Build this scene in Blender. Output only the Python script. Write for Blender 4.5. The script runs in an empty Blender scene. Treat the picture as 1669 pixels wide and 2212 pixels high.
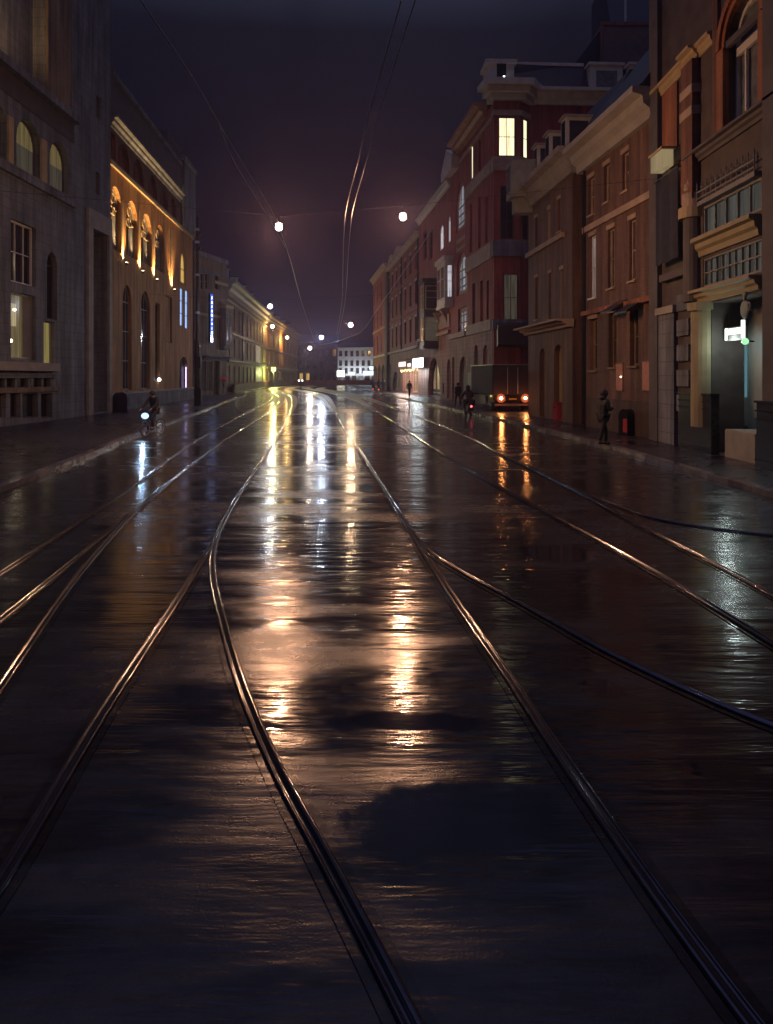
import bpy, bmesh, math, random
from mathutils import Vector, Matrix
random.seed(7)
C = bpy.context.scene.collection
SC = bpy.context.scene

# ---------------------------------------------------------------- camera, sky, exposure
EYE = 2.5          # camera height (m)
FOC, CX, HY = 1600.0, 834.5, 812.0     # focal length, centre and horizon in survey units (frame 1669 x 2212)
cam_d = bpy.data.cameras.new('camera'); cam = bpy.data.objects.new('camera', cam_d); C.objects.link(cam)
cam.location = (0, 0, EYE); cam.rotation_euler = (math.radians(90), 0, 0)
cam_d.sensor_fit = 'VERTICAL'; cam_d.sensor_height = 36; cam_d.lens = FOC / 2212 * 36
cam_d.shift_y = -(1106 - HY) / 2212; cam_d.clip_start = .05; cam_d.clip_end = 3000
SC.camera = cam

world = bpy.data.worlds.new('World'); SC.world = world; world.use_nodes = True
wn, wl = world.node_tree.nodes, world.node_tree.links
wn.clear()
def N(nt, t, **kw):
    n = nt.nodes.new(t)
    for k, v in kw.items():
        if k in n.inputs: n.inputs[k].default_value = v
        else: setattr(n, k, v)
    return n
wt = world.node_tree
wo = N(wt, 'ShaderNodeOutputWorld'); wb = N(wt, 'ShaderNodeBackground')
tc = N(wt, 'ShaderNodeTexCoord'); sx = N(wt, 'ShaderNodeSeparateXYZ')
wl.new(tc.outputs['Generated'], sx.inputs[0])
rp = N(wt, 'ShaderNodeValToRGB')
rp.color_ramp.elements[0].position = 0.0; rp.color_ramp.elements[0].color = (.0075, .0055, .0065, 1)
rp.color_ramp.elements[1].position = 1.0; rp.color_ramp.elements[1].color = (.165, .17, .37, 1)  # overhead sky, above the frame, brightened as added fill for walls and road
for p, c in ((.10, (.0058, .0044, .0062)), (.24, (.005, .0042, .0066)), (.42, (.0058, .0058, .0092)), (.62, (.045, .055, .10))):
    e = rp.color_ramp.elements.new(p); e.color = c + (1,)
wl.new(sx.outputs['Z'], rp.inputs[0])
nz = N(wt, 'ShaderNodeTexNoise', Scale=3.2, Detail=5.0, Roughness=.55, Distortion=.6)
wl.new(tc.outputs['Generated'], nz.inputs['Vector'])
mr = N(wt, 'ShaderNodeMapRange'); mr.inputs[1].default_value = .3; mr.inputs[2].default_value = .7
mr.inputs[3].default_value = .72; mr.inputs[4].default_value = 1.3
wl.new(nz.outputs['Fac'], mr.inputs[0])
mx = N(wt, 'ShaderNodeMix', data_type='RGBA', blend_type='MULTIPLY'); mx.inputs[0].default_value = 1
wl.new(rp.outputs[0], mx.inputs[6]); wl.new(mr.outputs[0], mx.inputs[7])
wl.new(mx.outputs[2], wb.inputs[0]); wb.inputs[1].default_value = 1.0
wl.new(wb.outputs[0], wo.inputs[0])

SC.render.engine = 'CYCLES'
SC.view_settings.view_transform = 'Standard'; SC.view_settings.look = 'None'
SC.view_settings.exposure = 0.25; SC.view_settings.gamma = 1.0
cy = SC.cycles
cy.use_denoising = True; cy.max_bounces = 6; cy.diffuse_bounces = 3; cy.glossy_bounces = 4
cy.transmission_bounces = 2; cy.volume_bounces = 0; cy.sample_clamp_indirect = 6.0; cy.caustics_reflective = False
cy.caustics_refractive = False; cy.use_light_tree = True

# ---------------------------------------------------------------- survey helpers
def ray(x, y): return Vector(((x - CX) / FOC, 1.0, (HY - y) / FOC))
def gp(x, y, z=0.0):                       # point on the horizontal plane z seen at survey position (x, y)
    d = ray(x, y); t = (z - EYE) / d.z
    return Vector((d.x * t, t, z))
def dp(x, d, z=0.0): return Vector(((x - CX) / FOC * d, d, z))
def at(x, y, d): r = ray(x, y) * d; return Vector((r.x, r.y, r.z + EYE))

# ---------------------------------------------------------------- materials
MATS = {}
def pmat(name, col, rough=.6, metal=0.0, spec=.5, var=.25, vscale=1.5, bump=0.0, bscale=40, emit=None, estr=0, coat=0):
    if name in MATS: return MATS[name]
    m = bpy.data.materials.new(name); m.use_nodes = True; nt = m.node_tree; L = nt.links
    b = nt.nodes['Principled BSDF']
    b.inputs['Roughness'].default_value = rough; b.inputs['Metallic'].default_value = metal
    b.inputs['Specular IOR Level'].default_value = spec; b.inputs['Coat Weight'].default_value = coat
    tc = N(nt, 'ShaderNodeTexCoord')
    nz = N(nt, 'ShaderNodeTexNoise', Scale=vscale, Detail=5.0, Roughness=.6)
    L.new(tc.outputs['Object'], nz.inputs['Vector'])
    r = N(nt, 'ShaderNodeMapRange'); r.inputs[1].default_value = .25; r.inputs[2].default_value = .75
    r.inputs[3].default_value = 1 - var; r.inputs[4].default_value = 1 + var
    L.new(nz.outputs['Fac'], r.inputs[0])
    mx = N(nt, 'ShaderNodeMix', data_type='RGBA', blend_type='MULTIPLY'); mx.inputs[0].default_value = 1
    mx.inputs[6].default_value = tuple(col) + (1,); L.new(r.outputs[0], mx.inputs[7]); L.new(mx.outputs[2], b.inputs['Base Color'])
    if bump:
        n2 = N(nt, 'ShaderNodeTexNoise', Scale=bscale, Detail=3.0); L.new(tc.outputs['Object'], n2.inputs['Vector'])
        bp = N(nt, 'ShaderNodeBump', Strength=bump, Distance=.02); L.new(n2.outputs['Fac'], bp.inputs['Height']); L.new(bp.outputs[0], b.inputs['Normal'])
    if emit:
        b.inputs['Emission Color'].default_value = tuple(emit) + (1,); b.inputs['Emission Strength'].default_value = estr
    MATS[name] = m; return m
def brickmat(name, c1, c2, mortar, rough=.7, stain=.45, bw=.24, bh=.075, mort=.008):
    if name in MATS: return MATS[name]
    m = bpy.data.materials.new(name); m.use_nodes = True; nt = m.node_tree; L = nt.links
    b = nt.nodes['Principled BSDF']; b.inputs['Roughness'].default_value = rough
    tc = N(nt, 'ShaderNodeTexCoord'); s = N(nt, 'ShaderNodeSeparateXYZ'); L.new(tc.outputs['Object'], s.inputs[0])
    a = N(nt, 'ShaderNodeMath', operation='ADD'); L.new(s.outputs[0], a.inputs[0]); L.new(s.outputs[1], a.inputs[1])
    cb = N(nt, 'ShaderNodeCombineXYZ'); L.new(a.outputs[0], cb.inputs[0]); L.new(s.outputs[2], cb.inputs[1])
    br = N(nt, 'ShaderNodeTexBrick', Scale=1.0); br.inputs['Brick Width'].default_value = bw; br.inputs['Row Height'].default_value = bh
    br.inputs['Mortar Size'].default_value = mort; br.inputs['Color1'].default_value = c1 + (1,); br.inputs['Color2'].default_value = c2 + (1,)
    br.inputs['Mortar'].default_value = mortar + (1,); br.inputs['Bias'].default_value = -.2; L.new(cb.outputs[0], br.inputs['Vector'])
    mp = N(nt, 'ShaderNodeMapping'); mp.inputs['Scale'].default_value = (1, 1, .35); L.new(tc.outputs['Object'], mp.inputs[0])
    nz = N(nt, 'ShaderNodeTexNoise', Scale=.9, Detail=6.0, Roughness=.65); L.new(mp.outputs[0], nz.inputs['Vector'])
    r = N(nt, 'ShaderNodeMapRange'); r.inputs[1].default_value = .3; r.inputs[2].default_value = .7; r.inputs[3].default_value = 1 - stain; r.inputs[4].default_value = 1 + stain * .7
    L.new(nz.outputs['Fac'], r.inputs[0])
    mx = N(nt, 'ShaderNodeMix', data_type='RGBA', blend_type='MULTIPLY'); mx.inputs[0].default_value = 1
    mp3 = N(nt, 'ShaderNodeMapping'); mp3.inputs['Scale'].default_value = (2.6, 2.6, .16); L.new(tc.outputs['Object'], mp3.inputs[0]); n3 = N(nt, 'ShaderNodeTexNoise', Scale=1.0, Detail=4.0, Roughness=.6); L.new(mp3.outputs[0], n3.inputs['Vector'])
    r3 = N(nt, 'ShaderNodeMapRange'); r3.inputs[1].default_value = .32; r3.inputs[2].default_value = .62; r3.inputs[3].default_value = .50; r3.inputs[4].default_value = 1.12; L.new(n3.outputs['Fac'], r3.inputs[0])
    m3 = N(nt, 'ShaderNodeMath', operation='MULTIPLY'); L.new(r.outputs[0], m3.inputs[0]); L.new(r3.outputs[0], m3.inputs[1])
    L.new(br.outputs['Color'], mx.inputs[6]); L.new(m3.outputs[0], mx.inputs[7]); L.new(mx.outputs[2], b.inputs['Base Color'])
    bp = N(nt, 'ShaderNodeBump', Strength=.5, Distance=.01); L.new(br.outputs['Fac'], bp.inputs['Height']); bp.invert = True; L.new(bp.outputs[0], b.inputs['Normal'])
    MATS[name] = m; return m
def glow(name, col, s, curtain=0.0, cscale=9.0):
    """something that gives off light: lamp, lit window, lit sign. curtain > 0: lit drapes hang behind the glass"""
    if name in MATS: return MATS[name]
    m = bpy.data.materials.new(name); m.use_nodes = True; nt = m.node_tree; L = nt.links
    b = nt.nodes['Principled BSDF']; b.inputs['Base Color'].default_value = (.03, .03, .03, 1); b.inputs['Roughness'].default_value = .15
    b.inputs['Emission Color'].default_value = tuple(col) + (1,); b.inputs['Emission Strength'].default_value = s
    if curtain:
        tc = N(nt, 'ShaderNodeTexCoord'); mp = N(nt, 'ShaderNodeMapping'); mp.inputs['Scale'].default_value = (cscale, cscale, .35)
        L.new(tc.outputs['Object'], mp.inputs[0]); nz = N(nt, 'ShaderNodeTexNoise', Scale=1.0, Detail=2.0); L.new(mp.outputs[0], nz.inputs['Vector'])
        r = N(nt, 'ShaderNodeMapRange'); r.inputs[1].default_value = .35; r.inputs[2].default_value = .65; r.inputs[3].default_value = s * (1 - curtain); r.inputs[4].default_value = s * (1 + curtain)
        L.new(nz.outputs['Fac'], r.inputs[0]); L.new(r.outputs[0], b.inputs['Emission Strength'])
    MATS[name] = m; return m


STONE_D = pmat('dark_stone', (.10, .088, .088), .7, var=.3, bump=.2)
STONE_L = pmat('pale_stone', (.34, .31, .26), .65, var=.25, bump=.15)
TAN = pmat('tan_stone', (.46, .36, .2), .65, var=.2)

CREAM = pmat('cream_paint', (.62, .59, .52), .55, var=.2)
WHITE = pmat('white_paint', (.68, .67, .63), .5, var=.15)
GREYP = pmat('grey_paint', (.24, .24, .22), .5, var=.2)
BAND = pmat('sandstone_band', (.40, .30, .22), .7, var=.3)
FASCIA = pmat('weathered_fascia', (.33, .29, .24), .6, var=.3)
SLATE = pmat('slate', (.025, .024, .028), .55, var=.4, bump=.3)
ROOFB = pmat('dark_roof_metal', (.05, .06, .085), .4, var=.4)
DARKW = pmat('dark_wood', (.03, .024, .02), .5, var=.4)
DARKG = pmat('dark_green_wood', (.035, .036, .028), .5, var=.4)
BLACKM = pmat('black_metal', (.018, .018, .02), .35, metal=.3, var=.3)
STEELW = pmat('wire_steel', (.42, .52, .72), .3, metal=.0, var=.2)
GLASS = pmat('dark_glass', (.012, .013, .016), .12, spec=.8, var=.3)
GLASSW = pmat('net_curtain_behind_glass', (.16, .17, .18), .2, spec=.8, var=.5, vscale=2.5)
POLISH = pmat('polished_granite', (.02, .021, .024), .2, spec=.7, var=.5, vscale=8)
STONE = brickmat('grey_ashlar', (.20, .215, .24), (.175, .185, .205), (.125, .13, .14), bw=1.15, bh=.5, stain=.5, mort=.018)
PINK = brickmat('pink_ashlar', (.40, .215, .165), (.33, .175, .135), (.2, .11, .085), bw=.9, bh=.42, stain=.5, mort=.02)
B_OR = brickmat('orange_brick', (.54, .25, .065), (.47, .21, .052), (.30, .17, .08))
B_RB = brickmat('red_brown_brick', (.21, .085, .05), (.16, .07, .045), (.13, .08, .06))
B_RED = brickmat('red_brick', (.44, .062, .036), (.35, .045, .028), (.22, .11, .09))
B_DR = brickmat('dark_red_brick', (.34, .042, .028), (.26, .030, .02), (.15, .08, .06))
B_BR = brickmat('brown_brick', (.185, .095, .067), (.14, .072, .052), (.16, .11, .08))
B_BD = brickmat('deep_brown_brick', (.115, .07, .05), (.09, .055, .042), (.08, .06, .05))
B_TN = brickmat('tan_brick', (.30, .215, .13), (.25, .18, .11), (.2, .16, .12))
B_BO = brickmat('burnt_orange_brick', (.40, .15, .06), (.33, .12, .05), (.2, .1, .06))

# ---------------------------------------------------------------- object helpers
def mesh_obj(name, bm, mat, parent=None, smooth=False, mw=None):
    me = bpy.data.meshes.new(name); bmesh.ops.recalc_face_normals(bm, faces=bm.faces[:]) if bm.faces else None
    bm.to_mesh(me); bm.free()
    o = bpy.data.objects.new(name, me); C.objects.link(o)
    if mat: me.materials.append(mat)
    if smooth:
        for p in me.polygons: p.use_smooth = True
    if parent: o.parent = parent
    if mw is not None: o.matrix_basis = mw
    return o
def tag(o, label=None, cat=None, group=None, kind=None):
    if label: o['label'] = label
    if cat: o['category'] = cat
    if group: o['group'] = group
    if kind: o['kind'] = kind
    return o
def thing(name, label, cat, loc=(0, 0, 0), rz=0.0, group=None):
    o = bpy.data.objects.new(name, None); C.objects.link(o); o.location = loc; o.rotation_euler = (0, 0, rz)
    o.empty_display_size = .2
    return tag(o, label, cat, group)
def box(bm, x0, x1, y0, y1, z0, z1):
    v = [bm.verts.new(p) for p in ((x0, y0, z0), (x1, y0, z0), (x1, y1, z0), (x0, y1, z0), (x0, y0, z1), (x1, y0, z1), (x1, y1, z1), (x0, y1, z1))]
    for f in ((0, 3, 2, 1), (4, 5, 6, 7), (0, 1, 5, 4), (1, 2, 6, 5), (2, 3, 7, 6), (3, 0, 4, 7)): bm.faces.new([v[i] for i in f])
def prism_u(bm, prof, u0, u1):             # profile of (y, z) swept along u
    a = [bm.verts.new((u0, y, z)) for y, z in prof]; b = [bm.verts.new((u1, y, z)) for y, z in prof]; n = len(prof)
    for i in range(n): bm.faces.new((a[i], a[(i + 1) % n], b[(i + 1) % n], b[i]))
    bm.faces.new(a); bm.faces.new(b[::-1])
def prism_z(bm, plan, z0, z1):
    a = [bm.verts.new((x, y, z0)) for x, y in plan]; b = [bm.verts.new((x, y, z1)) for x, y in plan]; n = len(plan)
    for i in range(n): bm.faces.new((a[i], a[(i + 1) % n], b[(i + 1) % n], b[i]))
    bm.faces.new(a); bm.faces.new(b[::-1])
def cyl(bm, p, q, r0, r1=None, n=10, cap=True):
    p, q = Vector(p), Vector(q); r1 = r0 if r1 is None else r1; d = (q - p).normalized()
    a = d.orthogonal().normalized(); b = d.cross(a)
    A = [bm.verts.new(p + (a * math.cos(2 * math.pi * i / n) + b * math.sin(2 * math.pi * i / n)) * r0) for i in range(n)]
    B = [bm.verts.new(q + (a * math.cos(2 * math.pi * i / n) + b * math.sin(2 * math.pi * i / n)) * r1) for i in range(n)]
    for i in range(n): bm.faces.new((A[i], A[(i + 1) % n], B[(i + 1) % n], B[i]))
    if cap: bm.faces.new(A[::-1]); bm.faces.new(B)
def ball(bm, c, r, sub=2, sc=(1, 1, 1)):
    g = bmesh.ops.create_icosphere(bm, subdivisions=sub, radius=r)
    for v in g['verts']: v.co = Vector((v.co.x * sc[0], v.co.y * sc[1], v.co.z * sc[2])) + Vector(c)
def tube(bm, pts, r, n=6):
    for a, b in zip(pts[:-1], pts[1:]): cyl(bm, a, b, r, r, n)
def torus(bm, c, R, r, axis='x', n=28, m=8, a0=0, a1=2 * math.pi):
    c = Vector(c); ring = []
    full = abs(a1 - a0 - 2 * math.pi) < 1e-4; k = n if full else n + 1
    for i in range(k):
        t = a0 + (a1 - a0) * i / n; row = []
        for j in range(m):
            s = 2 * math.pi * j / m; rr = R + r * math.cos(s); w = r * math.sin(s)
            v = (w, rr * math.cos(t), rr * math.sin(t)) if axis == 'x' else (rr * math.cos(t), w, rr * math.sin(t)) if axis == 'y' else (rr * math.cos(t), rr * math.sin(t), w)
            row.append(bm.verts.new(c + Vector(v)))
        ring.append(row)
    for i in range(k if full else k - 1):
        for j in range(m): bm.faces.new((ring[i][j], ring[(i + 1) % k][j], ring[(i + 1) % k][(j + 1) % m], ring[i][(j + 1) % m]))
def B(): return bmesh.new()

# ---------------------------------------------------------------- facades
class Face:
    """A vertical facade plane from ground point P (its left end as seen from the street) to Q. Local x runs along it, local y points into the building."""
    def __init__(s, P, Q, root=None):
        s.P, s.Q = Vector((P[0], P[1], 0)), Vector((Q[0], Q[1], 0)); s.d = (s.Q - s.P); s.L = s.d.length; s.d.normalize()
        s.M = Matrix.Translation(s.P) @ Matrix.Rotation(math.atan2(s.d.y, s.d.x), 4, 'Z')
        s.root = root; s.open = []; s.mw = None
    def sub(s, P, Q):                       # another facade of the same building
        f = Face(P, Q, s.root); f.mw = s.M0.inverted() @ f.M; f.M0 = s.M0; return f
    def loc(s, u, y, z=0): return s.M @ Vector((u, y, z))
    def px(s, x, y, off=0.0):               # survey position -> (u, z) on the plane 'off' metres in front of the facade
        r = ray(x, y); n = Vector((-s.d.y, s.d.x, 0)); P = s.P - n * off
        t = P.dot(n) / r.dot(n); p = r * t; return (p - P).dot(s.d), p.z + EYE
    def ux(s, x, off=0.0): return s.px(x, HY, off)[0]
    def rect(s, x0, y0, x1, y1, off=0.0):
        xm = (x0 + x1) / 2
        return s.ux(x0, off), s.ux(x1, off), s.px(xm, y1, off)[1], s.px(xm, y0, off)[1]
    def put(s, name, bm, mat, parent=None, smooth=False):
        if parent is not None: return mesh_obj(name, bm, mat, parent, smooth)
        return mesh_obj(name, bm, mat, s.root, smooth, s.mw)
    def bx(s, name, u0, u1, z0, z1, proud, mat, back=.03, bev=0.0):
        bm = B(); box(bm, u0, u1, -proud, back, z0, z1)
        if bev: bmesh.ops.bevel(bm, geom=bm.edges[:], offset=bev, segments=1, affect='EDGES')
        return s.put(name, bm, mat)
    def cornice(s, name, u0, u1, z0, z1, proud, mat, back=.05):
        h = z1 - z0; p = proud
        prof = [(back, z0), (-.25 * p, z0), (-.3 * p, z0 + .3 * h), (-.55 * p, z0 + .45 * h), (-.6 * p, z0 + .7 * h), (-p, z0 + .78 * h), (-p, z1), (back, z1)]
        bm = B(); prism_u(bm, prof, u0, u1); return s.put(name, bm, mat)
    @staticmethod
    def shape(u0, u1, z0, z1, arch, seg=10):
        if not arch: return [(u0, z0), (u1, z0), (u1, z1), (u0, z1)]
        w = (u1 - u0) / 2; h = min(arch * w, (z1 - z0) * .9); c = (u0 + u1) / 2; zs = z1 - h
        return [(u0, z0), (u1, z0)] + [(c + w * math.cos(math.pi * i / seg), zs + h * math.sin(math.pi * i / seg)) for i in range(seg + 1)]
    def window(s, u0, u1, z0, z1, arch=0, frame=GREYP, pane=GLASS, nx=2, ny=2, r=.25, fw=.07, label=None, name='window', cut=True, mb=.045, panes=None, sill=None, proud=.05):
        """a window (frame and muntins) with its pane; cut: set back in an opening of the wall, else planted on the surface"""
        if u1 < u0: u0, u1 = u1, u0
        if cut: s.open.append((u0, u1, z0, z1, arch, r)); yb = r - .01; yf = r - .1
        else: yb = -.012; yf = -proud
        out = Face.shape(u0, u1, z0, z1, arch); inn = Face.shape(u0 + fw, u1 - fw, z0 + fw, z1 - fw, arch); n = len(out)
        bm = B()
        e = .004 if cut else 0
        of = [bm.verts.new((a, yf, b)) for a, b in Face.shape(u0 + e, u1 - e, z0 + e, z1 - e, arch)]; ob = [bm.verts.new((a, yb + (0 if cut else .03), b)) for a, b in Face.shape(u0 + e, u1 - e, z0 + e, z1 - e, arch)]
        nf = [bm.verts.new((a, yf, b)) for a, b in inn]; nb = [bm.verts.new((a, yb - .003, b)) for a, b in inn]
        for i in range(n):
            j = (i + 1) % n
            bm.faces.new((of[i], of[j], nf[j], nf[i])); bm.faces.new((nf[i], nf[j], nb[j], nb[i])); bm.faces.new((of[j], of[i], ob[i], ob[j]))
        w = (u1 - u0) / 2; h = min(arch * w, (z1 - z0) * .9) if arch else 0; zs = z1 - h; c = (u0 + u1) / 2
        def top(u): return zs + h * math.sqrt(max(0, 1 - ((u - c) / w) ** 2)) if arch else z1
        for i in range(1, nx):
            u = u0 + (u1 - u0) * i / nx; box(bm, u - mb / 2, u + mb / 2, yf + .018, yb - .004, z0 + fw * .5, top(u) - fw * .5)
        for i in range(1, ny):
            z = z0 + (zs - z0 if arch else z1 - z0) * i / ny if not arch else z0 + (zs - z0) * i / (ny - 1 if ny > 1 else 1)
            box(bm, u0 + fw * .5, u1 - fw * .5, yf + .014, yb - .004, z - mb / 2, z + mb / 2)
        if sill: box(bm, u0 - .06, u1 + .06, -.1, .02 if not cut else r - .12, z0 - .09, z0 - .003)
        o = s.put(name, bm, frame)
        if label: o['label'] = label
        for (za, zb, pm) in (panes or [(z0, z1, pane)]):
            bm = B(); pts = []
            for a, b in Face.shape(u0 + .006, u1 - .006, z0 + .006, z1 - .006, arch): pts.append((a, min(max(b, za), zb)))
            uniq = [p for i, p in enumerate(pts) if p != pts[i - 1]]
            try: bm.faces.new([bm.verts.new((a, yb + (.004 if cut else 0), b)) for a, b in uniq])
            except ValueError: pass
            mesh_obj('pane', bm, pm, o)
        return o
    def wpx(s, x0, y0, x1, y1, **k):
        off = k.pop('off', 0.0); u0, u1, z0, z1 = s.rect(x0, y0, x1, y1, off); z0 = max(z0, .14); return s.window(u0, u1, z0, z1, **k)
    def wall(s, z0, z1, mat, name='wall', depth=0.0, u0=0.0, u1=None, back=.0):
        """front wall with its openings cut and revealed; depth > 0 adds the block of the building behind it"""
        u1 = s.L if u1 is None else u1; ops = [o for o in s.open if o[3] <= z1 + .01 and o[2] >= z0 - .01 and o[0] >= u0 - .01 and o[1] <= u1 + .01]
        us = sorted({round(v, 4) for v in [u0, u1] + [o[0] for o in ops] + [o[1] for o in ops]}); zs = sorted({round(v, 4) for v in [z0, z1] + [max(o[2], z0) for o in ops] + [min(o[3], z1) for o in ops]})
        bm = B(); vs = {}
        def V(u, y, z):
            k = (round(u, 4), round(y, 4), round(z, 4))
            if k not in vs: vs[k] = bm.verts.new(k)
            return vs[k]
        def F(*p):
            q = []
            for v in p:
                if v not in q: q.append(v)
            if len(q) > 2:
                try: bm.faces.new(q)
                except ValueError: pass
        for a, b in zip(us[:-1], us[1:]):
            for c, d in zip(zs[:-1], zs[1:]):
                if b - a < 1e-4 or d - c < 1e-4: continue
                m, n = (a + b) / 2, (c + d) / 2
                if any(o[0] < m < o[1] and o[2] < n < o[3] for o in ops): continue
                F(V(a, 0, c), V(b, 0, c), V(b, 0, d), V(a, 0, d))
        for (a, b, c, d, arch, r) in ops:
            sh = Face.shape(a, b, c, d, arch)
            if arch:
                arc = sh[2:]
                for p, q in zip(arc[:-1], arc[1:]): F(V(p[0], 0, p[1]), V(q[0], 0, q[1]), V(q[0], 0, d), V(p[0], 0, d))
            for i in range(len(sh)):
                p, q = sh[i], sh[(i + 1) % len(sh)]
                F(V(p[0], 0, p[1]), V(q[0], 0, q[1]), V(q[0], r, q[1]), V(p[0], r, p[1]))
        if depth:
            k = [(u0, 0), (u1, 0), (u1, depth), (u0, depth)]
            for i in (1, 2, 3):
                p, q = k[i], k[(i + 1) % 4]; F(V(p[0], p[1], z0), V(q[0], q[1], z0), V(q[0], q[1], z1), V(p[0], p[1], z1))
            bm.faces.new([bm.verts.new((p[0], p[1], z1)) for p in k])
        return s.put(name, bm, mat)
def building(name, label, P, Q, group=None, cat='building'):
    f = Face(P, Q); f.M0 = f.M
    f.root = thing(name, label, cat, f.P, math.atan2(f.d.y, f.d.x), group); f.root.rotation_euler = (0, 0, math.atan2(f.d.y, f.d.x))
    return f
def lamp_data(name, kind, power, col, **kw):
    d = bpy.data.lights.new(name, kind); d.energy = power; d.color = col
    for k, v in kw.items(): setattr(d, k, v)
    return d
def lamp(name, kind, power, col, loc, parent=None, target=None, **kw):
    o = bpy.data.objects.new(name, lamp_data(name, kind, power, col, **kw)); C.objects.link(o)
    M = Matrix.Translation(Vector(loc))
    if target is not None:
        M = M @ (Vector(target) - Vector(loc)).to_track_quat('-Z', 'Y').to_matrix().to_4x4()
    o.matrix_world = M
    if parent: o.parent = parent; o.matrix_parent_inverse = parent_world(parent).inverted()
    return o
def parent_world(o):
    m = Matrix.Translation(o.location) @ o.rotation_euler.to_matrix().to_4x4()
    return m if o.parent is None else parent_world(o.parent) @ m

# ---------------------------------------------------------------- ground
def spline(P, step=12):
    P = [Vector(p) for p in P]; Q = [P[0] * 2 - P[1]] + P + [P[-1] * 2 - P[-2]]; out = []
    for i in range(1, len(Q) - 2):
        a, b, c, d = Q[i - 1:i + 3]
        t0 = 0; t1 = t0 + max((b - a).length, 1e-3) ** .5; t2 = t1 + max((c - b).length, 1e-3) ** .5; t3 = t2 + max((d - c).length, 1e-3) ** .5
        for k in range(step):
            t = t1 + (t2 - t1) * k / step
            A1 = a * ((t1 - t) / (t1 - t0)) + b * ((t - t0) / (t1 - t0)); A2 = b * ((t2 - t) / (t2 - t1)) + c * ((t - t1) / (t2 - t1)); A3 = c * ((t3 - t) / (t3 - t2)) + d * ((t - t2) / (t3 - t2))
            B1 = A1 * ((t2 - t) / (t2 - t0)) + A2 * ((t - t0) / (t2 - t0)); B2 = A2 * ((t3 - t) / (t3 - t1)) + A3 * ((t - t1) / (t3 - t1))
            out.append(B1 * ((t2 - t) / (t2 - t1)) + B2 * ((t - t1) / (t2 - t1)))
    out.append(P[-1]); return out
def sweep(bm, path, prof, closed=True):
    rows = []
    for i, p in enumerate(path):
        d = path[min(i + 1, len(path) - 1)] - path[max(i - 1, 0)]; d.z = 0; d.normalize(); n = Vector((d.y, -d.x, 0))   # n points to the right of travel
        rows.append([bm.verts.new(p + n * a + Vector((0, 0, b))) for a, b in prof])
    m = len(prof)
    for r, q in zip(rows[:-1], rows[1:]):
        for j in range(m if closed else m - 1): bm.faces.new((r[j], r[(j + 1) % m], q[(j + 1) % m], q[j]))
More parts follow.
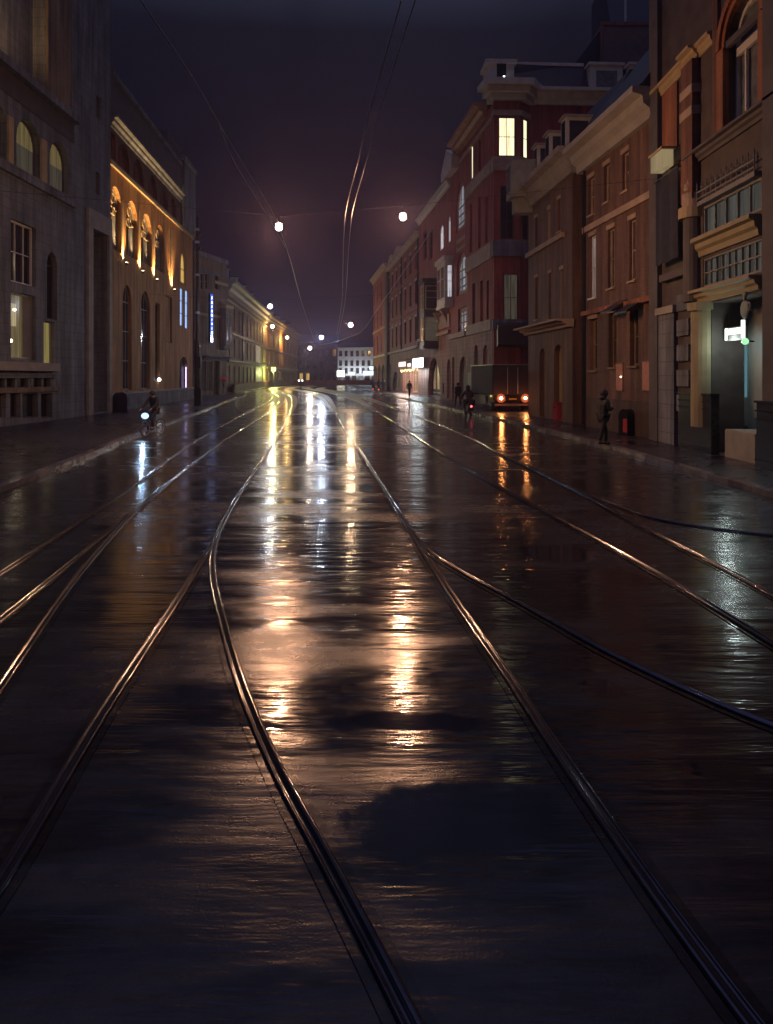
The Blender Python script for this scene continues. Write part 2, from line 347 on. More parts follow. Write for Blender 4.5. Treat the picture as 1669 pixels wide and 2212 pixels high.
def wetmat(name, c1, c2, film=.11, damp=.29, cover=(.42, .54), grain=.30, ripple=.025, pools=(), spec=.5, sx=.33, slab=None):
    """wet ground: a thin smooth water film broken by patches of damp rough surface; pools are standing water (x, y, rx, ry) in metres"""
    m = bpy.data.materials.new(name); m.use_nodes = True; nt = m.node_tree; L = nt.links; b = nt.nodes['Principled BSDF']
    def math_(op, a, c, clamp=False):
        n = N(nt, 'ShaderNodeMath', operation=op, use_clamp=clamp)
        for k, v in ((0, a), (1, c)):
            if isinstance(v, (int, float)): n.inputs[k].default_value = v
            else: L.new(v, n.inputs[k])
        return n.outputs[0]
    def noise(scale, detail, rough, stretch=None, dist=0.0):
        n = N(nt, 'ShaderNodeTexNoise', Scale=scale, Detail=detail, Roughness=rough, Distortion=dist)
        if stretch:
            mp = N(nt, 'ShaderNodeMapping'); mp.inputs['Scale'].default_value = stretch; L.new(tc.outputs['Object'], mp.inputs[0]); L.new(mp.outputs[0], n.inputs['Vector'])
        else: L.new(tc.outputs['Object'], n.inputs['Vector'])
        return n.outputs['Fac']
    def step(v, a, c, o0=0.0, o1=1.0, smooth=True):
        n = N(nt, 'ShaderNodeMapRange'); n.interpolation_type = 'SMOOTHSTEP' if smooth else 'LINEAR'
        for k, q in zip((1, 2, 3, 4), (a, c, o0, o1)): n.inputs[k].default_value = q
        L.new(v, n.inputs[0]); return n.outputs[0]
    tc = N(nt, 'ShaderNodeTexCoord')
    big = noise(.16, 4.0, .5, (.7, 1, 1)); mid = noise(1.25, 6.0, .62, (sx, 1, 1), .4); fine = noise(7.0, 4.0, .6, (.6, 1, 1))
    mask = math_('ADD', math_('ADD', math_('MULTIPLY', big, .45), math_('MULTIPLY', mid, .45)), math_('MULTIPLY', fine, .10))
    film_m = step(mask, cover[0], cover[1])                     # 1 = water film
    pool = None
    if pools:
        sp = N(nt, 'ShaderNodeSeparateXYZ'); L.new(tc.outputs['Object'], sp.inputs[0]); wob = math_('MULTIPLY', math_('SUBTRACT', noise(1.5, 7.0, .62), .5), 1.6)
        for (x, y, rx, ry) in pools:
            dx = math_('DIVIDE', math_('SUBTRACT', sp.outputs[0], x), rx); dy = math_('DIVIDE', math_('SUBTRACT', sp.outputs[1], y), ry)
            r = math_('ADD', math_('SQRT', math_('ADD', math_('MULTIPLY', dx, dx), math_('MULTIPLY', dy, dy)), 0), wob)
            q = step(r, .70, 1.12, 1.0, 0.0); pool = q if pool is None else math_('MAXIMUM', pool, q)
    def lerp(f, a, c):
        n = N(nt, 'ShaderNodeMix', data_type='FLOAT'); L.new(f, n.inputs[0])
        for k, v in ((2, a), (3, c)):
            if isinstance(v, (int, float)): n.inputs[k].default_value = v
            else: L.new(v, n.inputs[k])
        return n.outputs[0]
    rough = lerp(film_m, step(fine, .3, .7, damp * .8, damp * 1.2, False), step(fine, .3, .7, film * .7, film * 1.5, False))
    if pool is not None: rough = lerp(pool, rough, .05)
    L.new(rough, b.inputs['Roughness'])
    blot = noise(.9, 8.0, .7); mx = N(nt, 'ShaderNodeMix', data_type='RGBA'); mx.inputs[6].default_value = c1 + (1,); mx.inputs[7].default_value = c2 + (1,); L.new(step(blot, .35, .65), mx.inputs[0])
    md = N(nt, 'ShaderNodeMix', data_type='RGBA', blend_type='MULTIPLY'); L.new(film_m, md.inputs[0]); L.new(mx.outputs[2], md.inputs[6]); md.inputs[7].default_value = (.5, .5, .55, 1); L.new(md.outputs[2], b.inputs['Base Color'])
    b.inputs['Specular IOR Level'].default_value = spec
    gs = lerp(film_m, grain, grain * .12)
    rs = lerp(film_m, .55, 1.0)
    if pool is not None: gs = lerp(pool, gs, 0.0); rs = lerp(pool, rs, .10)
    sl = None
    if slab:
        bt = N(nt, 'ShaderNodeTexBrick', Scale=1.0); bt.inputs['Brick Width'].default_value = slab[0]; bt.inputs['Row Height'].default_value = slab[1]; bt.inputs['Mortar Size'].default_value = .014; bt.inputs['Color1'].default_value = (1, 1, 1, 1); bt.inputs['Color2'].default_value = (.72, .72, .75, 1); bt.inputs['Mortar'].default_value = (.25, .25, .25, 1)
        L.new(tc.outputs['Object'], bt.inputs['Vector']); m3 = N(nt, 'ShaderNodeMix', data_type='RGBA', blend_type='MULTIPLY'); m3.inputs[0].default_value = 1; L.new(md.outputs[2], m3.inputs[6]); L.new(bt.outputs['Color'], m3.inputs[7]); L.new(m3.outputs[2], b.inputs['Base Color'])
        sl = N(nt, 'ShaderNodeBump', Strength=.8, Distance=.012); sl.invert = True; L.new(bt.outputs['Fac'], sl.inputs['Height'])
    b1 = N(nt, 'ShaderNodeBump', Distance=.004); L.new(gs, b1.inputs['Strength']); L.new(noise(60.0, 2.0, .5), b1.inputs['Height'])
    if sl: L.new(sl.outputs[0], b1.inputs['Normal'])
    b2 = N(nt, 'ShaderNodeBump', Distance=ripple); L.new(rs, b2.inputs['Strength']); L.new(noise(2.3, 4.0, .58, (.22, 1.5, 1), .2), b2.inputs['Height']); L.new(b1.outputs[0], b2.inputs['Normal'])
    L.new(b2.outputs[0], b.inputs['Normal'])
    return m
def pool_at(x, y, rx, ry):                  # survey ellipse -> metres
    c = gp(x, y); a, d = gp(x, y + ry), gp(x, y - ry); return (c.x, (a.y + d.y) / 2, rx / FOC * c.y, (d.y - a.y) / 2)
POOLS = [pool_at(965, 1775, 240, 92), pool_at(900, 1560, 175, 24), pool_at(1545, 1664, 110, 22), pool_at(1297, 1484, 55, 26), pool_at(1215, 1196, 90, 20)]
ROADM = wetmat('wet_asphalt', (.018, .018, .021), (.042, .039, .038), pools=POOLS)
PAVEM = wetmat('wet_paving', (.030, .024, .027), (.055, .045, .046), .14, .36, cover=(.47, .6), sx=.8, slab=(.62, .42))
KERBM = wetmat('wet_granite_kerb', (.16, .15, .14), (.26, .245, .22), .10, .24, ripple=.012, slab=(40, 1.0))
BEDM = wetmat('wet_bitumen', (.012, .011, .012), (.022, .02, .02), .10, .26)
BEDC = BEDM.copy(); BEDC.name = 'bitumen_then_glare_concrete'; nt = BEDC.node_tree; bs = nt.nodes['Principled BSDF']; old = bs.inputs['Base Color'].links[0].from_socket
_t = N(nt, 'ShaderNodeTexCoord'); _s = N(nt, 'ShaderNodeSeparateXYZ'); _m = N(nt, 'ShaderNodeMapRange'); _m.inputs[1].default_value = 38; _m.inputs[2].default_value = 75; _x = N(nt, 'ShaderNodeMix', data_type='RGBA'); _x.inputs[7].default_value = (.42, .40, .26, 1)  # far bedding paled to yellow, standing in for wet glare along the tracks
nt.links.new(_t.outputs['Object'], _s.inputs[0]); nt.links.new(_s.outputs[1], _m.inputs[0]); nt.links.new(_m.outputs[0], _x.inputs[0]); nt.links.new(old, _x.inputs[6]); nt.links.new(_x.outputs[2], bs.inputs['Base Color'])
_r = N(nt, 'ShaderNodeMix', data_type='FLOAT'); _r.inputs[3].default_value = .42; nt.links.new(_m.outputs[0], _r.inputs[0]); nt.links.new(bs.inputs['Roughness'].links[0].from_socket, _r.inputs[2]); nt.links.new(_r.outputs[0], bs.inputs['Roughness'])
RAILM = pmat('rail_steel', (.085, .083, .105), .12, metal=.9, var=.35, vscale=6)
REDB = brickmat('wet_maroon_brick', (.16, .05, .045), (.12, .04, .04), (.08, .05, .05), rough=.4)

bm = B(); bmesh.ops.create_grid(bm, x_segments=2, y_segments=2, size=350)
tag(mesh_obj('road', bm, ROADM), kind='structure')
LK = spline([(-6.6, -30, 0), (-7.3, 4, 0), (-8.25, 15.8, 0), (-9.0, 21.9, 0), (-10.4, 31.3, 0), (-12.6, 50, 0), (-15.8, 75.5, 0), (-17.6, 93, 0), (-21.2, 112, 0), (-23.1, 133, 0), (-25.6, 167, 0), (-27.0, 210, 0), (-28, 232, 0)], 10)
RK = spline([(8.6, -30, 0), (8.2, 4, 0), (7.8, 18.1, 0), (7.35, 30.5, 0), (5.2, 51, 0), (-.4, 98, 0), (-6, 148, 0), (-9.5, 180, 0), (-11.5, 200, 0)], 10)
def pavement(K, side, far):
    bm = B(); a = [bm.verts.new((p.x + side * .26, p.y, .118)) for p in K]; b = [bm.verts.new((far, p.y, .118)) for p in K]
    for i in range(len(K) - 1): bm.faces.new((a[i], a[i + 1], b[i + 1], b[i]))
    tag(mesh_obj('pavement', bm, PAVEM), kind='structure')
    bm = B(); sweep(bm, K, [(0, -.02), (.015 * side, .115), (.035 * side, .126), (.25 * side, .128), (.262 * side, .1), (.262 * side, -.02)])
    tag(mesh_obj('kerb', bm, KERBM), kind='structure')
    bm = B(); sweep(bm, K, [(-.34 * side, .004), (-.02 * side, .004)], closed=False)          # gutter strip in the road beside the kerb
    tag(mesh_obj('gutter', bm, BEDM), kind='structure')
pavement(LK, -1, -60); pavement(RK, 1, 60)

PROF = [(-.058, .000), (-.055, .009), (-.048, .0145), (-.036, .017), (-.022, .0165), (-.008, .013), (-.001, .004), (.028, .004), (.032, .010), (.040, .0135), (.048, .0125), (.054, .008), (.056, .000)]
RAILS = [
 ('left track outer rail running from the left edge beside the kerb', [(-90, 1298), (42, 1213), (250, 1076), (350, 1004), (425, 951), (500, 909), (560, 879), (583, 865), (586, 856), (574, 850)], -1),
 ('rail that leaves the left edge and merges into the left track', [(-80, 1408), (0, 1340), (320, 1081), (360, 1047)], -1),
 ('left track inner rail with bright glints at the left edge', [(-60, 1565), (0, 1482), (155, 1260), (290, 1107), (400, 1014), (490, 948), (555, 908), (594, 880), (603, 864), (597, 854), (582, 848)], 1),
 ('straight switch rail running off to the lower left corner', [(-70, 2010), (0, 1910), (215, 1553), (375, 1309), (464, 1168)], -1),
 ('curved left rail of the centre track sweeping to the bottom edge', [(930, 2300), (885, 2212), (795, 2035), (705, 1864), (600, 1669), (527, 1500), (480, 1345), (458, 1240), (464, 1172), (500, 1095), (545, 1025), (595, 951), (624, 895), (631, 870), (626, 857), (611, 849), (594, 843.5), (588, 840), (600, 836.5), (640, 833)], -1),
 ('right rail of the centre track ending near the bottom right corner', [(1660, 2260), (1598, 2180), (1454, 1985), (1319, 1792), (1209, 1632), (1144, 1534), (1099, 1466), (1034, 1372), (949, 1247), (889, 1152), (834, 1064), (800, 1010), (740, 920), (711, 872), (697, 857), (680, 849.5), (655, 844.5), (632, 841), (626, 838.5), (640, 836), (675, 833)], 1),
 ('thin switch rail branching right from the centre track', [(889, 1153), (949, 1207), (1134, 1311), (1334, 1422), (1529, 1513), (1669, 1570), (1800, 1617)], 1),
 ('right track inner rail crossing the wet road to the right edge', [(1780, 1460), (1669, 1392), (1559, 1324), (1459, 1262), (1299, 1172), (1144, 1088), (1059, 1042), (924, 961), (834, 902), (765, 862), (735, 852.5), (709, 847), (683, 842.5), (664, 839.5), (660, 837.5), (680, 835)], -1),
 ('right track outer rail with bright glints at the right edge', [(1780, 1348), (1669, 1287), (1574, 1236), (1384, 1138), (1294, 1088), (1180, 1030), (1074, 977), (1024, 950), (889, 896), (830, 874), (790, 861), (755, 851), (725, 845.5), (702, 842), (690, 839.5), (700, 837)], 1),
 ('branch rail curving right across the road below the kerb', [(1090, 985), (1154, 1013), (1259, 1066), (1334, 1094), (1394, 1116), (1484, 1135), (1634, 1154), (1760, 1162)], 1),
]
for k, (lab, pts, side) in enumerate(RAILS):
    path = spline([gp(x, y) for x, y in pts], 14)
    for p in path: p.z = .0062 + .0011 * k
    bm = B(); kk = .62 if 'thin' in lab or 'branch rail' in lab else .84; sweep(bm, path, [(a * side * kk, b * (.8 if kk < .7 else 1)) for a, b in PROF], closed=False)
    o = tag(mesh_obj('tram_rail', bm, RAILM, None, True), 'steel ' + lab, 'rail', 'tram rails set in the road')
    for p in path: p.z = .0030 + .0006 * k
    bm = B(); rows = []                       # bitumen edging, widening to a pale concrete strip coloured for the tracks' wet glare
    for i, p in enumerate(path):
        dd = path[min(i + 1, len(path) - 1)] - path[max(i - 1, 0)]; dd.normalize(); nn = Vector((dd.y, -dd.x, 0)); w = .10 + .75 * min(1, max(0, (p.y - 40) / 60))
        rows.append((bm.verts.new(p - nn * w), bm.verts.new(p + nn * w)))
    for r, q in zip(rows[:-1], rows[1:]): bm.faces.new((r[0], r[1], q[1], q[0]))
    mesh_obj('bedding', bm, BEDC, o)
def wall_strip(name, label, path, w, h, mat, capm):
    bm = B(); sweep(bm, path, [(-w / 2, 0), (-w / 2, h), (w / 2, h), (w / 2, 0)]); o = tag(mesh_obj(name, bm, mat), label, 'wall')
    bm = B(); sweep(bm, path, [(-w / 2 - .05, h), (-w / 2 - .05, h + .12), (w / 2 + .05, h + .12), (w / 2 + .05, h)]); mesh_obj('coping', bm, capm, o)
wall_strip('parapet_wall', 'low maroon brick wall along the far left pavement', spline([(-21.5, 104, .1), (-22.9, 116, .1), (-24.4, 135, .1), (-26.4, 166, .1), (-27.4, 196, .1)], 6), .4, 1.15, REDB, B_DR)
wall_strip('end_wall', 'low maroon brick wall across the far end of the street', spline([(-27, 206, 0), (-18, 209, 0), (-9, 208, 0), (-1, 203, 0)], 6), .4, 1.2, REDB, B_DR)

# ---------------------------------------------------------------- left side buildings
LIT_OLIVE = glow('dim_olive_room', (.9, .68, .28), .10, .35); LIT_DIM = glow('very_dim_room', (.8, .7, .5), .045, .4)
LIT_YEL = glow('yellow_room', (1, .74, .32), .55, .3); LIT_AMB = glow('amber_room', (1, .62, .16), .5, .25)
LIT_BLUE = glow('blue_white_room', (.36, .55, 1), 1.0, .5, 14); LIT_GREY = glow('grey_white_room', (.72, .78, .9), .20, .6, 6)
LIT_WHITE = glow('white_room', (.95, .93, 1), .42, .45, 7); LIT_WARMW = glow('warm_white_room', (1, .86, .58), 1.0, .35, 5)
LIT_LAV = glow('lavender_light', (.62, .5, 1), 2.5); BULB = glow('warm_bulb', (1, .82, .52), 14); BULBW = glow('cool_bulb', (.85, .93, 1), 9)
WARM = (1.0, .64, .33); COOL = (.88, .92, 1.0); AMBER = (1.0, .60, .16)

# grey stone building at the left edge
f = building('stone_building', 'tall grey stone building at the left edge with lit arches and a tall portal', (-18.0, 22), (-18.05, 48.45))
H = 29.5; d = f
a, b = d.ux(99), d.ux(-150)
d.open.append((.8, d.ux(99), 17.5, 28.0, 0, .7))
bm = B(); box(bm, .8, d.ux(99), .705, .75, 17.45, 28.05); f.put('niche_panel', bm, STONE)
f.bx('pilaster', d.ux(99), d.ux(151), 17.42, 28, .12, B_TN)
f.bx('ledge', 0, d.ux(160), 17.0, 17.4, .40, STONE)
f.bx('frieze', 0, d.ux(158), 15.9, 16.98, .06, STONE_D)
for x0, x1, y0 in ((-75, -25, 170), (-22, 13, 224), (35, 88, 259), (107, 149, 307)):
    u0, u1, z0, z1 = d.rect(x0, y0, x1, 400); z0 = 12.62; zm = z1 - (z1 - z0) * .46
    d.window(u0, u1, z0, z1, arch=.95, frame=STONE_D, r=.4, nx=1, ny=1, panes=[(z0, zm, LIT_DIM), (zm, z1, LIT_OLIVE)], fw=.1)
for x0, x1 in ((14, 25), (87, 98)): f.bx('column', d.ux(x0), d.ux(x1), 12.62, 14.9, .1, TAN)
f.bx('sill_band', 0, d.ux(158), 12.15, 12.6, .22, STONE)
for x0, y0, x1, y1 in ((208, 208, 217, 257), (206, 372, 215, 420)): d.wpx(x0, y0, x1, y1, frame=STONE_D, nx=1, ny=1, r=.35, fw=.03)
w = d.wpx(23, 482, 77, 614, frame=WHITE, nx=3, ny=2, r=.3, fw=.1)
u, z = d.px(29, 561); bm = B(); ball(bm, (u, .24, z), .07, 2); mesh_obj('bulb', bm, BULB, w)
bm = B(); 
w = d.wpx(23, 634, 77, 777, frame=GREYP, pane=LIT_OLIVE, nx=1, ny=1, r=.3, fw=.1)
for x, y, r in ((42, 669, .06), (33, 736, .09)):
    u, z = d.px(x, y); bm = B(); ball(bm, (u, .24, z), r, 2); mesh_obj('bulb', bm, BULB, w)
u0, u1, z0, z1 = d.rect(58, 640, 74, 772); bm = B()
for i in range(8): cyl(bm, (u0 + (u1 - u0) * (i + .5) / 8, .25, z0), (u0 + (u1 - u0) * (i + .5) / 8, .25, z1), (u1 - u0) / 14, n=6)
mesh_obj('curtain', bm, GREYP, w)
u0, u1, z0, z1 = d.rect(28, 655, 46, 704); bm = B(); box(bm, u0, u1, .27, .28, z0, z1); mesh_obj('blind', bm, glow('lit_blind', (1, .82, .42), .3, .3), w)
d.wpx(101, 545, 123, 690, arch=1.2, frame=STONE_D, nx=1, ny=2, r=.3)
d.wpx(94, 694, 118, 800, frame=GREYP, pane=glow('olive_side_room', (.95, .75, .25), .16, .35), nx=1, ny=1, r=.3)
for x0, x1 in ((-60, -10), (-140, -90)): d.wpx(x0, 482, x1, 614, frame=WHITE, nx=3, ny=2, r=.3, fw=.1); d.wpx(x0, 634, x1, 777, frame=GREYP, pane=LIT_DIM, nx=2, ny=2, r=.3)
z = d.px(60, 783)[1]; f.bx('window_ledge', 0, d.ux(118), z - .42, z, .30, STONE_L)
z = d.px(60, 808)[1]; f.bx('string_course', 0, d.ux(118), z - .2, z, .14, STONE)
for x0, x1 in ((-60, -30), (-20, 10), (14, 32), (36, 60), (66, 89), (94, 108)): d.wpx(x0, 815, x1, 838, frame=STONE_D, nx=1, ny=1, r=.2, fw=.05)
z = d.px(60, 842)[1]; f.bx('string_course', 0, d.ux(125), z - .12, z + .12, .10, B_TN)
for x0, x1 in ((-70, -30), (-20, 12), (22, 44), (48, 82), (88, 112)): d.wpx(x0, 850, x1, 903, frame=STONE_D, nx=1, ny=1, r=.3, fw=.06)
# tall portal
u0, u1 = d.ux(196), d.ux(231); zt = d.px(212, 500)[1]
d.open.append((u0, u1, .2, zt, 0, .9))
bm = B(); box(bm, u0, u1, .9, .96, .12, zt); dr = f.put('door', bm, DARKW)
bm = B(); box(bm, (u0 + u1) / 2 - .03, (u0 + u1) / 2 + .03, .86, .9, .2, zt * .55); box(bm, u0, u1, .85, .9, zt * .55, zt * .55 + .15); mesh_obj('rail', bm, BLACKM, dr)
bm = B(); z2 = d.px(212, 462)[1]; box(bm, d.ux(186), u0, -.16, .02, .12, zt); box(bm, u1, d.ux(238) - .12, -.16, .02, .12, zt); box(bm, d.ux(186), d.ux(238) - .12, -.16, .02, zt, z2)
f.put('portal_frame', bm, STONE_L)
f.wall(0, H, STONE, depth=11)
u, z = d.px(-20, 150); flood = thing('floodlight', 'small floodlight on the stone ledge lighting the recess above', 'floodlight', f.loc(d.ux(-30), .1, 17.42))
bm = B(); box(bm, -.12, .12, -.12, .12, 0, .18); mesh_obj('housing', bm, BLACKM, flood)
bm = B(); box(bm, -.1, .1, -.1, .1, .182, .2); mesh_obj('lens', bm, BULB, flood)
lamp('flood_lamp', 'SPOT', 520, (1, .55, .22), f.loc(d.ux(-30), .05, 17.75), flood, f.loc(d.ux(45), .7, 22.0), spot_size=math.radians(110), spot_blend=.8, shadow_soft_size=.1)

# orange brick building with light shafts
f = building('orange_brick_building', 'orange brick building on the left with arched windows and glowing light shafts', (-18.2, 48.6), (-19.9, 76.0)); d = f; L_ = f.L
W4 = [(237, 262, 403, 541), (272, 297, 434, 556), (304, 328, 462, 571), (335, 355, 486, 586)]
for x0, x1, y0, y1 in W4:
    w = d.wpx(x0, y0, x1, y1, arch=1.1, frame=B_TN, pane=GLASSW, nx=2, ny=2, r=.35, fw=.1, mb=.08)
    u0, u1, z0, z1 = d.rect(x0, y0, x1, y1); bm = B()
    torus(bm, ((u0 + u1) / 2, .24, z1 - .75), .33, .05, 'y', 18, 6); torus(bm, ((u0 + u1) / 2 - .3, .24, z1 - 1.6), .26, .05, 'y', 16, 6); torus(bm, ((u0 + u1) / 2 + .3, .24, z1 - 1.6), .26, .05, 'y', 16, 6)
    mesh_obj('tracery', bm, TAN, w)
for x0, x1, y0, y1 in ((265, 284, 616, 843), (304, 323, 629, 841)):
    d.wpx(x0, y0, x1, y1, arch=1.1, frame=GREYP, pane=GLASS, nx=3, ny=4, r=.3, fw=.12, mb=.07)
d.wpx(335, 655, 345, 820, frame=B_BD, pane=GLASS, nx=1, ny=3, r=.3); d.wpx(357, 640, 372, 740, frame=B_BD, pane=B_OR, nx=1, ny=1, r=.18)
d.wpx(390, 545, 401, 612, arch=1.4, frame=B_TN, pane=LIT_AMB, nx=1, ny=2, r=.2)
for x0, x1, y0, y1 in ((388.5, 395, 622, 704), (399.5, 406, 627, 710)): d.wpx(x0, y0, x1, y1, frame=GREYP, pane=LIT_BLUE, nx=1, ny=3, r=.15, fw=.05)
for i, (x0, x1) in enumerate(((236, 250), (255, 279), (287, 310), (320, 339), (346, 362), (368, 380))):
    u0, u1 = d.ux(x0), d.ux(x1); d.window(u0, u1, 17.0, 18.75, arch=1.0, frame=B_RB, pane=B_DR, nx=2, ny=1, r=.3, fw=.14, mb=.3, name='blind_arch')
u0, u1, z0, z1 = d.rect(386, 770, 407, 858); z0 = .15
w = d.window(u0, u1, z0, z1, arch=.9, frame=DARKW, pane=DARKW, nx=2, ny=2, r=.35, fw=.14, name='door', label='arched dark door with a lavender strip light')
bm = B(); box(bm, u1 - .75, u1 - .45, .12, .16, .6, z1 - 1.0); mesh_obj('light_strip', bm, LIT_LAV, w)
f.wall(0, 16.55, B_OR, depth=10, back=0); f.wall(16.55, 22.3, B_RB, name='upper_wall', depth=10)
f.bx('string_course', 0, L_ + .02, 16.43, 16.72, .16, TAN)
f.cornice('cornice', 0, d.ux(388), 18.9, 19.7, .55, STONE); f.bx('attic', -.01, d.ux(388), 19.72, 22.32, .10, STONE_D)
f.bx('coping', -.02, d.ux(388), 22.33, 22.6, .3, STONE)
f.bx('end_pier', d.ux(391), L_ + .03, 16.8, 23.6, .30, STONE); f.bx('chimney', d.ux(376), d.ux(404), 23.62, 24.9, -.6, STONE_D, back=2.0); f.bx('pier_capital', d.ux(389), L_ + .1, 23.1, 23.5, .45, STONE)
f.bx('plinth', 0, L_, 0, 1.2, .12, STONE); f.bx('plinth_cap', 0, L_, 1.21, 1.36, .17, STONE_L)
for x0, x1 in ((268, 276), (292, 300), (318, 325)): f.bx('vent', d.ux(x0), d.ux(x1), .35, .95, .135, STONE_D)
for i, (x, y0, y1) in enumerate(((262.5, 434, 566), (298.5, 455, 584), (330, 478, 602), (368.5, 497, 624))):
    u, zb = d.px(x, y1); zt = d.px(x, y0)[1]; hw = .16 + .05 * (i == 3)
    bm = B(); pl = [(u + hw * math.cos(math.pi * k / 8), .02 - .14 * math.sin(math.pi * k / 8)) for k in range(9)]; prism_z(bm, pl, zb + .1, zt); f.put('half_column', bm, TAN)
    up = thing('uplight', ['uplight under the first orange wall column from the left', 'uplight under the second orange wall column from the left', 'uplight under the third orange wall column from the left', 'uplight under the right-hand broad wall column'][i], 'lamp', f.loc(u, -.34, zb - .12), 0, 'uplights on the orange wall')
    bm = B(); cyl(bm, (0, 0, -.1), (0, 0, .08), .07, .1, 12); mesh_obj('cup', bm, BLACKM, up)
    bm = B(); cyl(bm, (0, 0, .082), (0, 0, .1), .085, .085, 12); mesh_obj('lens', bm, BULB, up)
    lamp('uplight_lamp', 'SPOT', 3000, (1, .60, .24), f.loc(u, -.34, zb + .02), up, f.loc(u, .0, zb + 4.6), spot_size=math.radians(84), spot_blend=1.0, shadow_soft_size=.05)
u, z = d.px(341, 820); wl_ = thing('wall_lamp', 'tiny white lamp low on the orange brick wall', 'lamp', f.loc(u, -.1, z)); bm = B(); ball(bm, (0, 0, 0), .14, 2); mesh_obj('globe', bm, BULBW, wl_)
bm = B(); cyl(bm, (0, 0, 0), (-.1, 0, .1), .03, n=6); mesh_obj('bracket', bm, BLACKM, wl_)
# dark arched bin by the plinth
def rounded_bin(label, cat, loc, rz, w, h, dep, mat, panel=None, ps=(.6, .7), name='litter_bin'):
    t = thing(name, label, cat, loc, rz); bm = B(); pl = [(-w / 2, 0), (w / 2, 0)] + [(w / 2 * math.cos(math.pi * i / 12), h - w / 2 + w / 2 * math.sin(math.pi * i / 12)) for i in range(13)]
    a = [bm.verts.new((x, -dep / 2, z)) for x, z in pl]; b2 = [bm.verts.new((x, dep / 2, z)) for x, z in pl]; n = len(pl)
    for i in range(n): bm.faces.new((a[i], a[(i + 1) % n], b2[(i + 1) % n], b2[i]))
    bm.faces.new(a); bm.faces.new(b2[::-1]); mesh_obj('body', bm, mat, t)
    bm = B(); box(bm, -w * .32, w * .32, -dep / 2 - .012, -dep / 2 + .01, h * .68, h * .8); mesh_obj('slot', bm, BLACKM, t)
    bm = B(); box(bm, -w / 2 - .03, w / 2 + .03, -dep / 2 - .03, dep / 2 + .03, 0, .06); mesh_obj('base', bm, BLACKM, t)
    if panel: 
        bm = B(); box(bm, w * .05, w * .05 + ps[0], -dep / 2 - .03, -dep / 2 - .014, .12, .12 + ps[1]); mesh_obj('panel', bm, panel, t)
    return t
rounded_bin('dark round-topped bin against the orange building plinth', 'bin', (-17.6, 48.9, .12), .9, .75, 1.3, .5, BLACKM)

# building with the blue sign
f = building('sign_building', 'brown building behind the dark pole with the blue vertical sign', dp(420, 88.5), dp(489, 97)); d = f
for x0, x1, y0, y1 in ((472, 483, 672, 738), (463, 470, 668, 735)): d.wpx(x0, y0, x1, y1, frame=TAN, pane=GLASSW, nx=2, ny=3, r=.2)
for x0, x1 in ((433, 440), (443, 450), (464, 473)): d.wpx(x0, 590, x1, 625, frame=BAND, pane=GLASS, nx=1, ny=2, r=.2)
d.window(d.ux(461), d.ux(474), .12, 4.4, frame=DARKW, pane=DARKW, nx=2, ny=2, r=.4, name='door')
for x0, x1 in ((432, 445), (447, 459)): d.window(d.ux(x0), d.ux(x1), .6, 4.3, frame=B_TN, pane=GLASSW, nx=3, ny=1, r=.2)
f.wall(0, 17.4, B_TN, depth=9)
f.bx('parapet_band', -.05, f.L + .05, 17.0, 17.6, .25, STONE); f.bx('string_course', -.03, f.L + .03, 15.2, 15.5, .15, STONE)
f.bx('string_course', d.ux(462), f.L + .02, 14.2, 14.55, .2, TAN); f.bx('string_course', 0, f.L, 9.9, 10.2, .12, TAN)
f.cornice('canopy', d.ux(436), f.L + .1, 4.5, 5.0, .9, STONE)
bm = B(); u0, u1 = d.ux(474), f.L + .05; prism_z(bm, [(u0, .02), (u0 + .1, -.8), (u1, -.8), (u1, .02)], 6.4, 11.2); f.put('oriel', bm, B_TN); f.bx('oriel_cornice', u0 - .05, u1 + .1, 11.2, 11.6, .95, TAN); f.bx('oriel_base', u0, u1, 6.0, 6.38, .7, STONE)
for i in range(2):
    a0 = u0 + .25 + i * (u1 - u0) * .5; 
    bm = B(); box(bm, a0, a0 + .55, -.83, -.79, 7.0, 10.6); ow = f.put('oriel_window', bm, TAN); bm = B(); box(bm, a0 + .08, a0 + .47, -.84, -.825, 7.1, 8.7); box(bm, a0 + .08, a0 + .47, -.84, -.825, 8.8, 10.5); mesh_obj('pane', bm, GLASSW, ow)
sg = thing('vertical_sign', 'tall narrow glowing blue sign with small white letters', 'sign', f.loc(d.ux(455, .6), -.6, d.px(455, 741, .6)[1]), math.atan2(f.d.y, f.d.x))
hs = d.px(455, 635, .6)[1] - d.px(455, 741, .6)[1]
bm = B(); box(bm, -.36, .36, -.12, .12, 0, hs); mesh_obj('casing', bm, BLACKM, sg)
bm = B(); box(bm, -.34, .34, -.14, -.121, .04, hs - .04); mesh_obj('face', bm, glow('blue_sign_light', (.05, .16, 1.0), .8), sg)
bm = B(); rnd = random.Random(3)
GL = {'n': [(0, 0, 0, 1), (0, 1, .7, 0), (.7, 0, .7, 1)], 'a': [(0, 0, .35, 1), (.35, 1, .7, 0), (.18, .4, .52, .4)], 's': [(.6, 1, .1, .75), (.1, .75, .6, .3), (.6, .3, 0, 0)], 'i': [(.3, 0, .4, 1)], 'v': [(.1, .2, .35, 1), (.35, 1, .6, .2)]}
for k, ch in enumerate('sasanivinn'):
    zc = hs - .5 - k * (hs - .9) / 9.6
    for (x0, y0, x1, y1) in GL[ch]: cyl(bm, (-.15 + x0 * .42, -.15, zc - .16 + y0 * .34), (-.15 + x1 * .42, -.15, zc - .16 + y1 * .34), .035, n=5)
mesh_obj('lettering', bm, glow('white_letter_light', (.85, .92, 1), 3.0), sg)
bm = B(); [cyl(bm, (0, .1, z_), (0, .62, z_), .03, n=6) for z_ in (.6, hs - .6)]; mesh_obj('bracket', bm, BLACKM, sg)

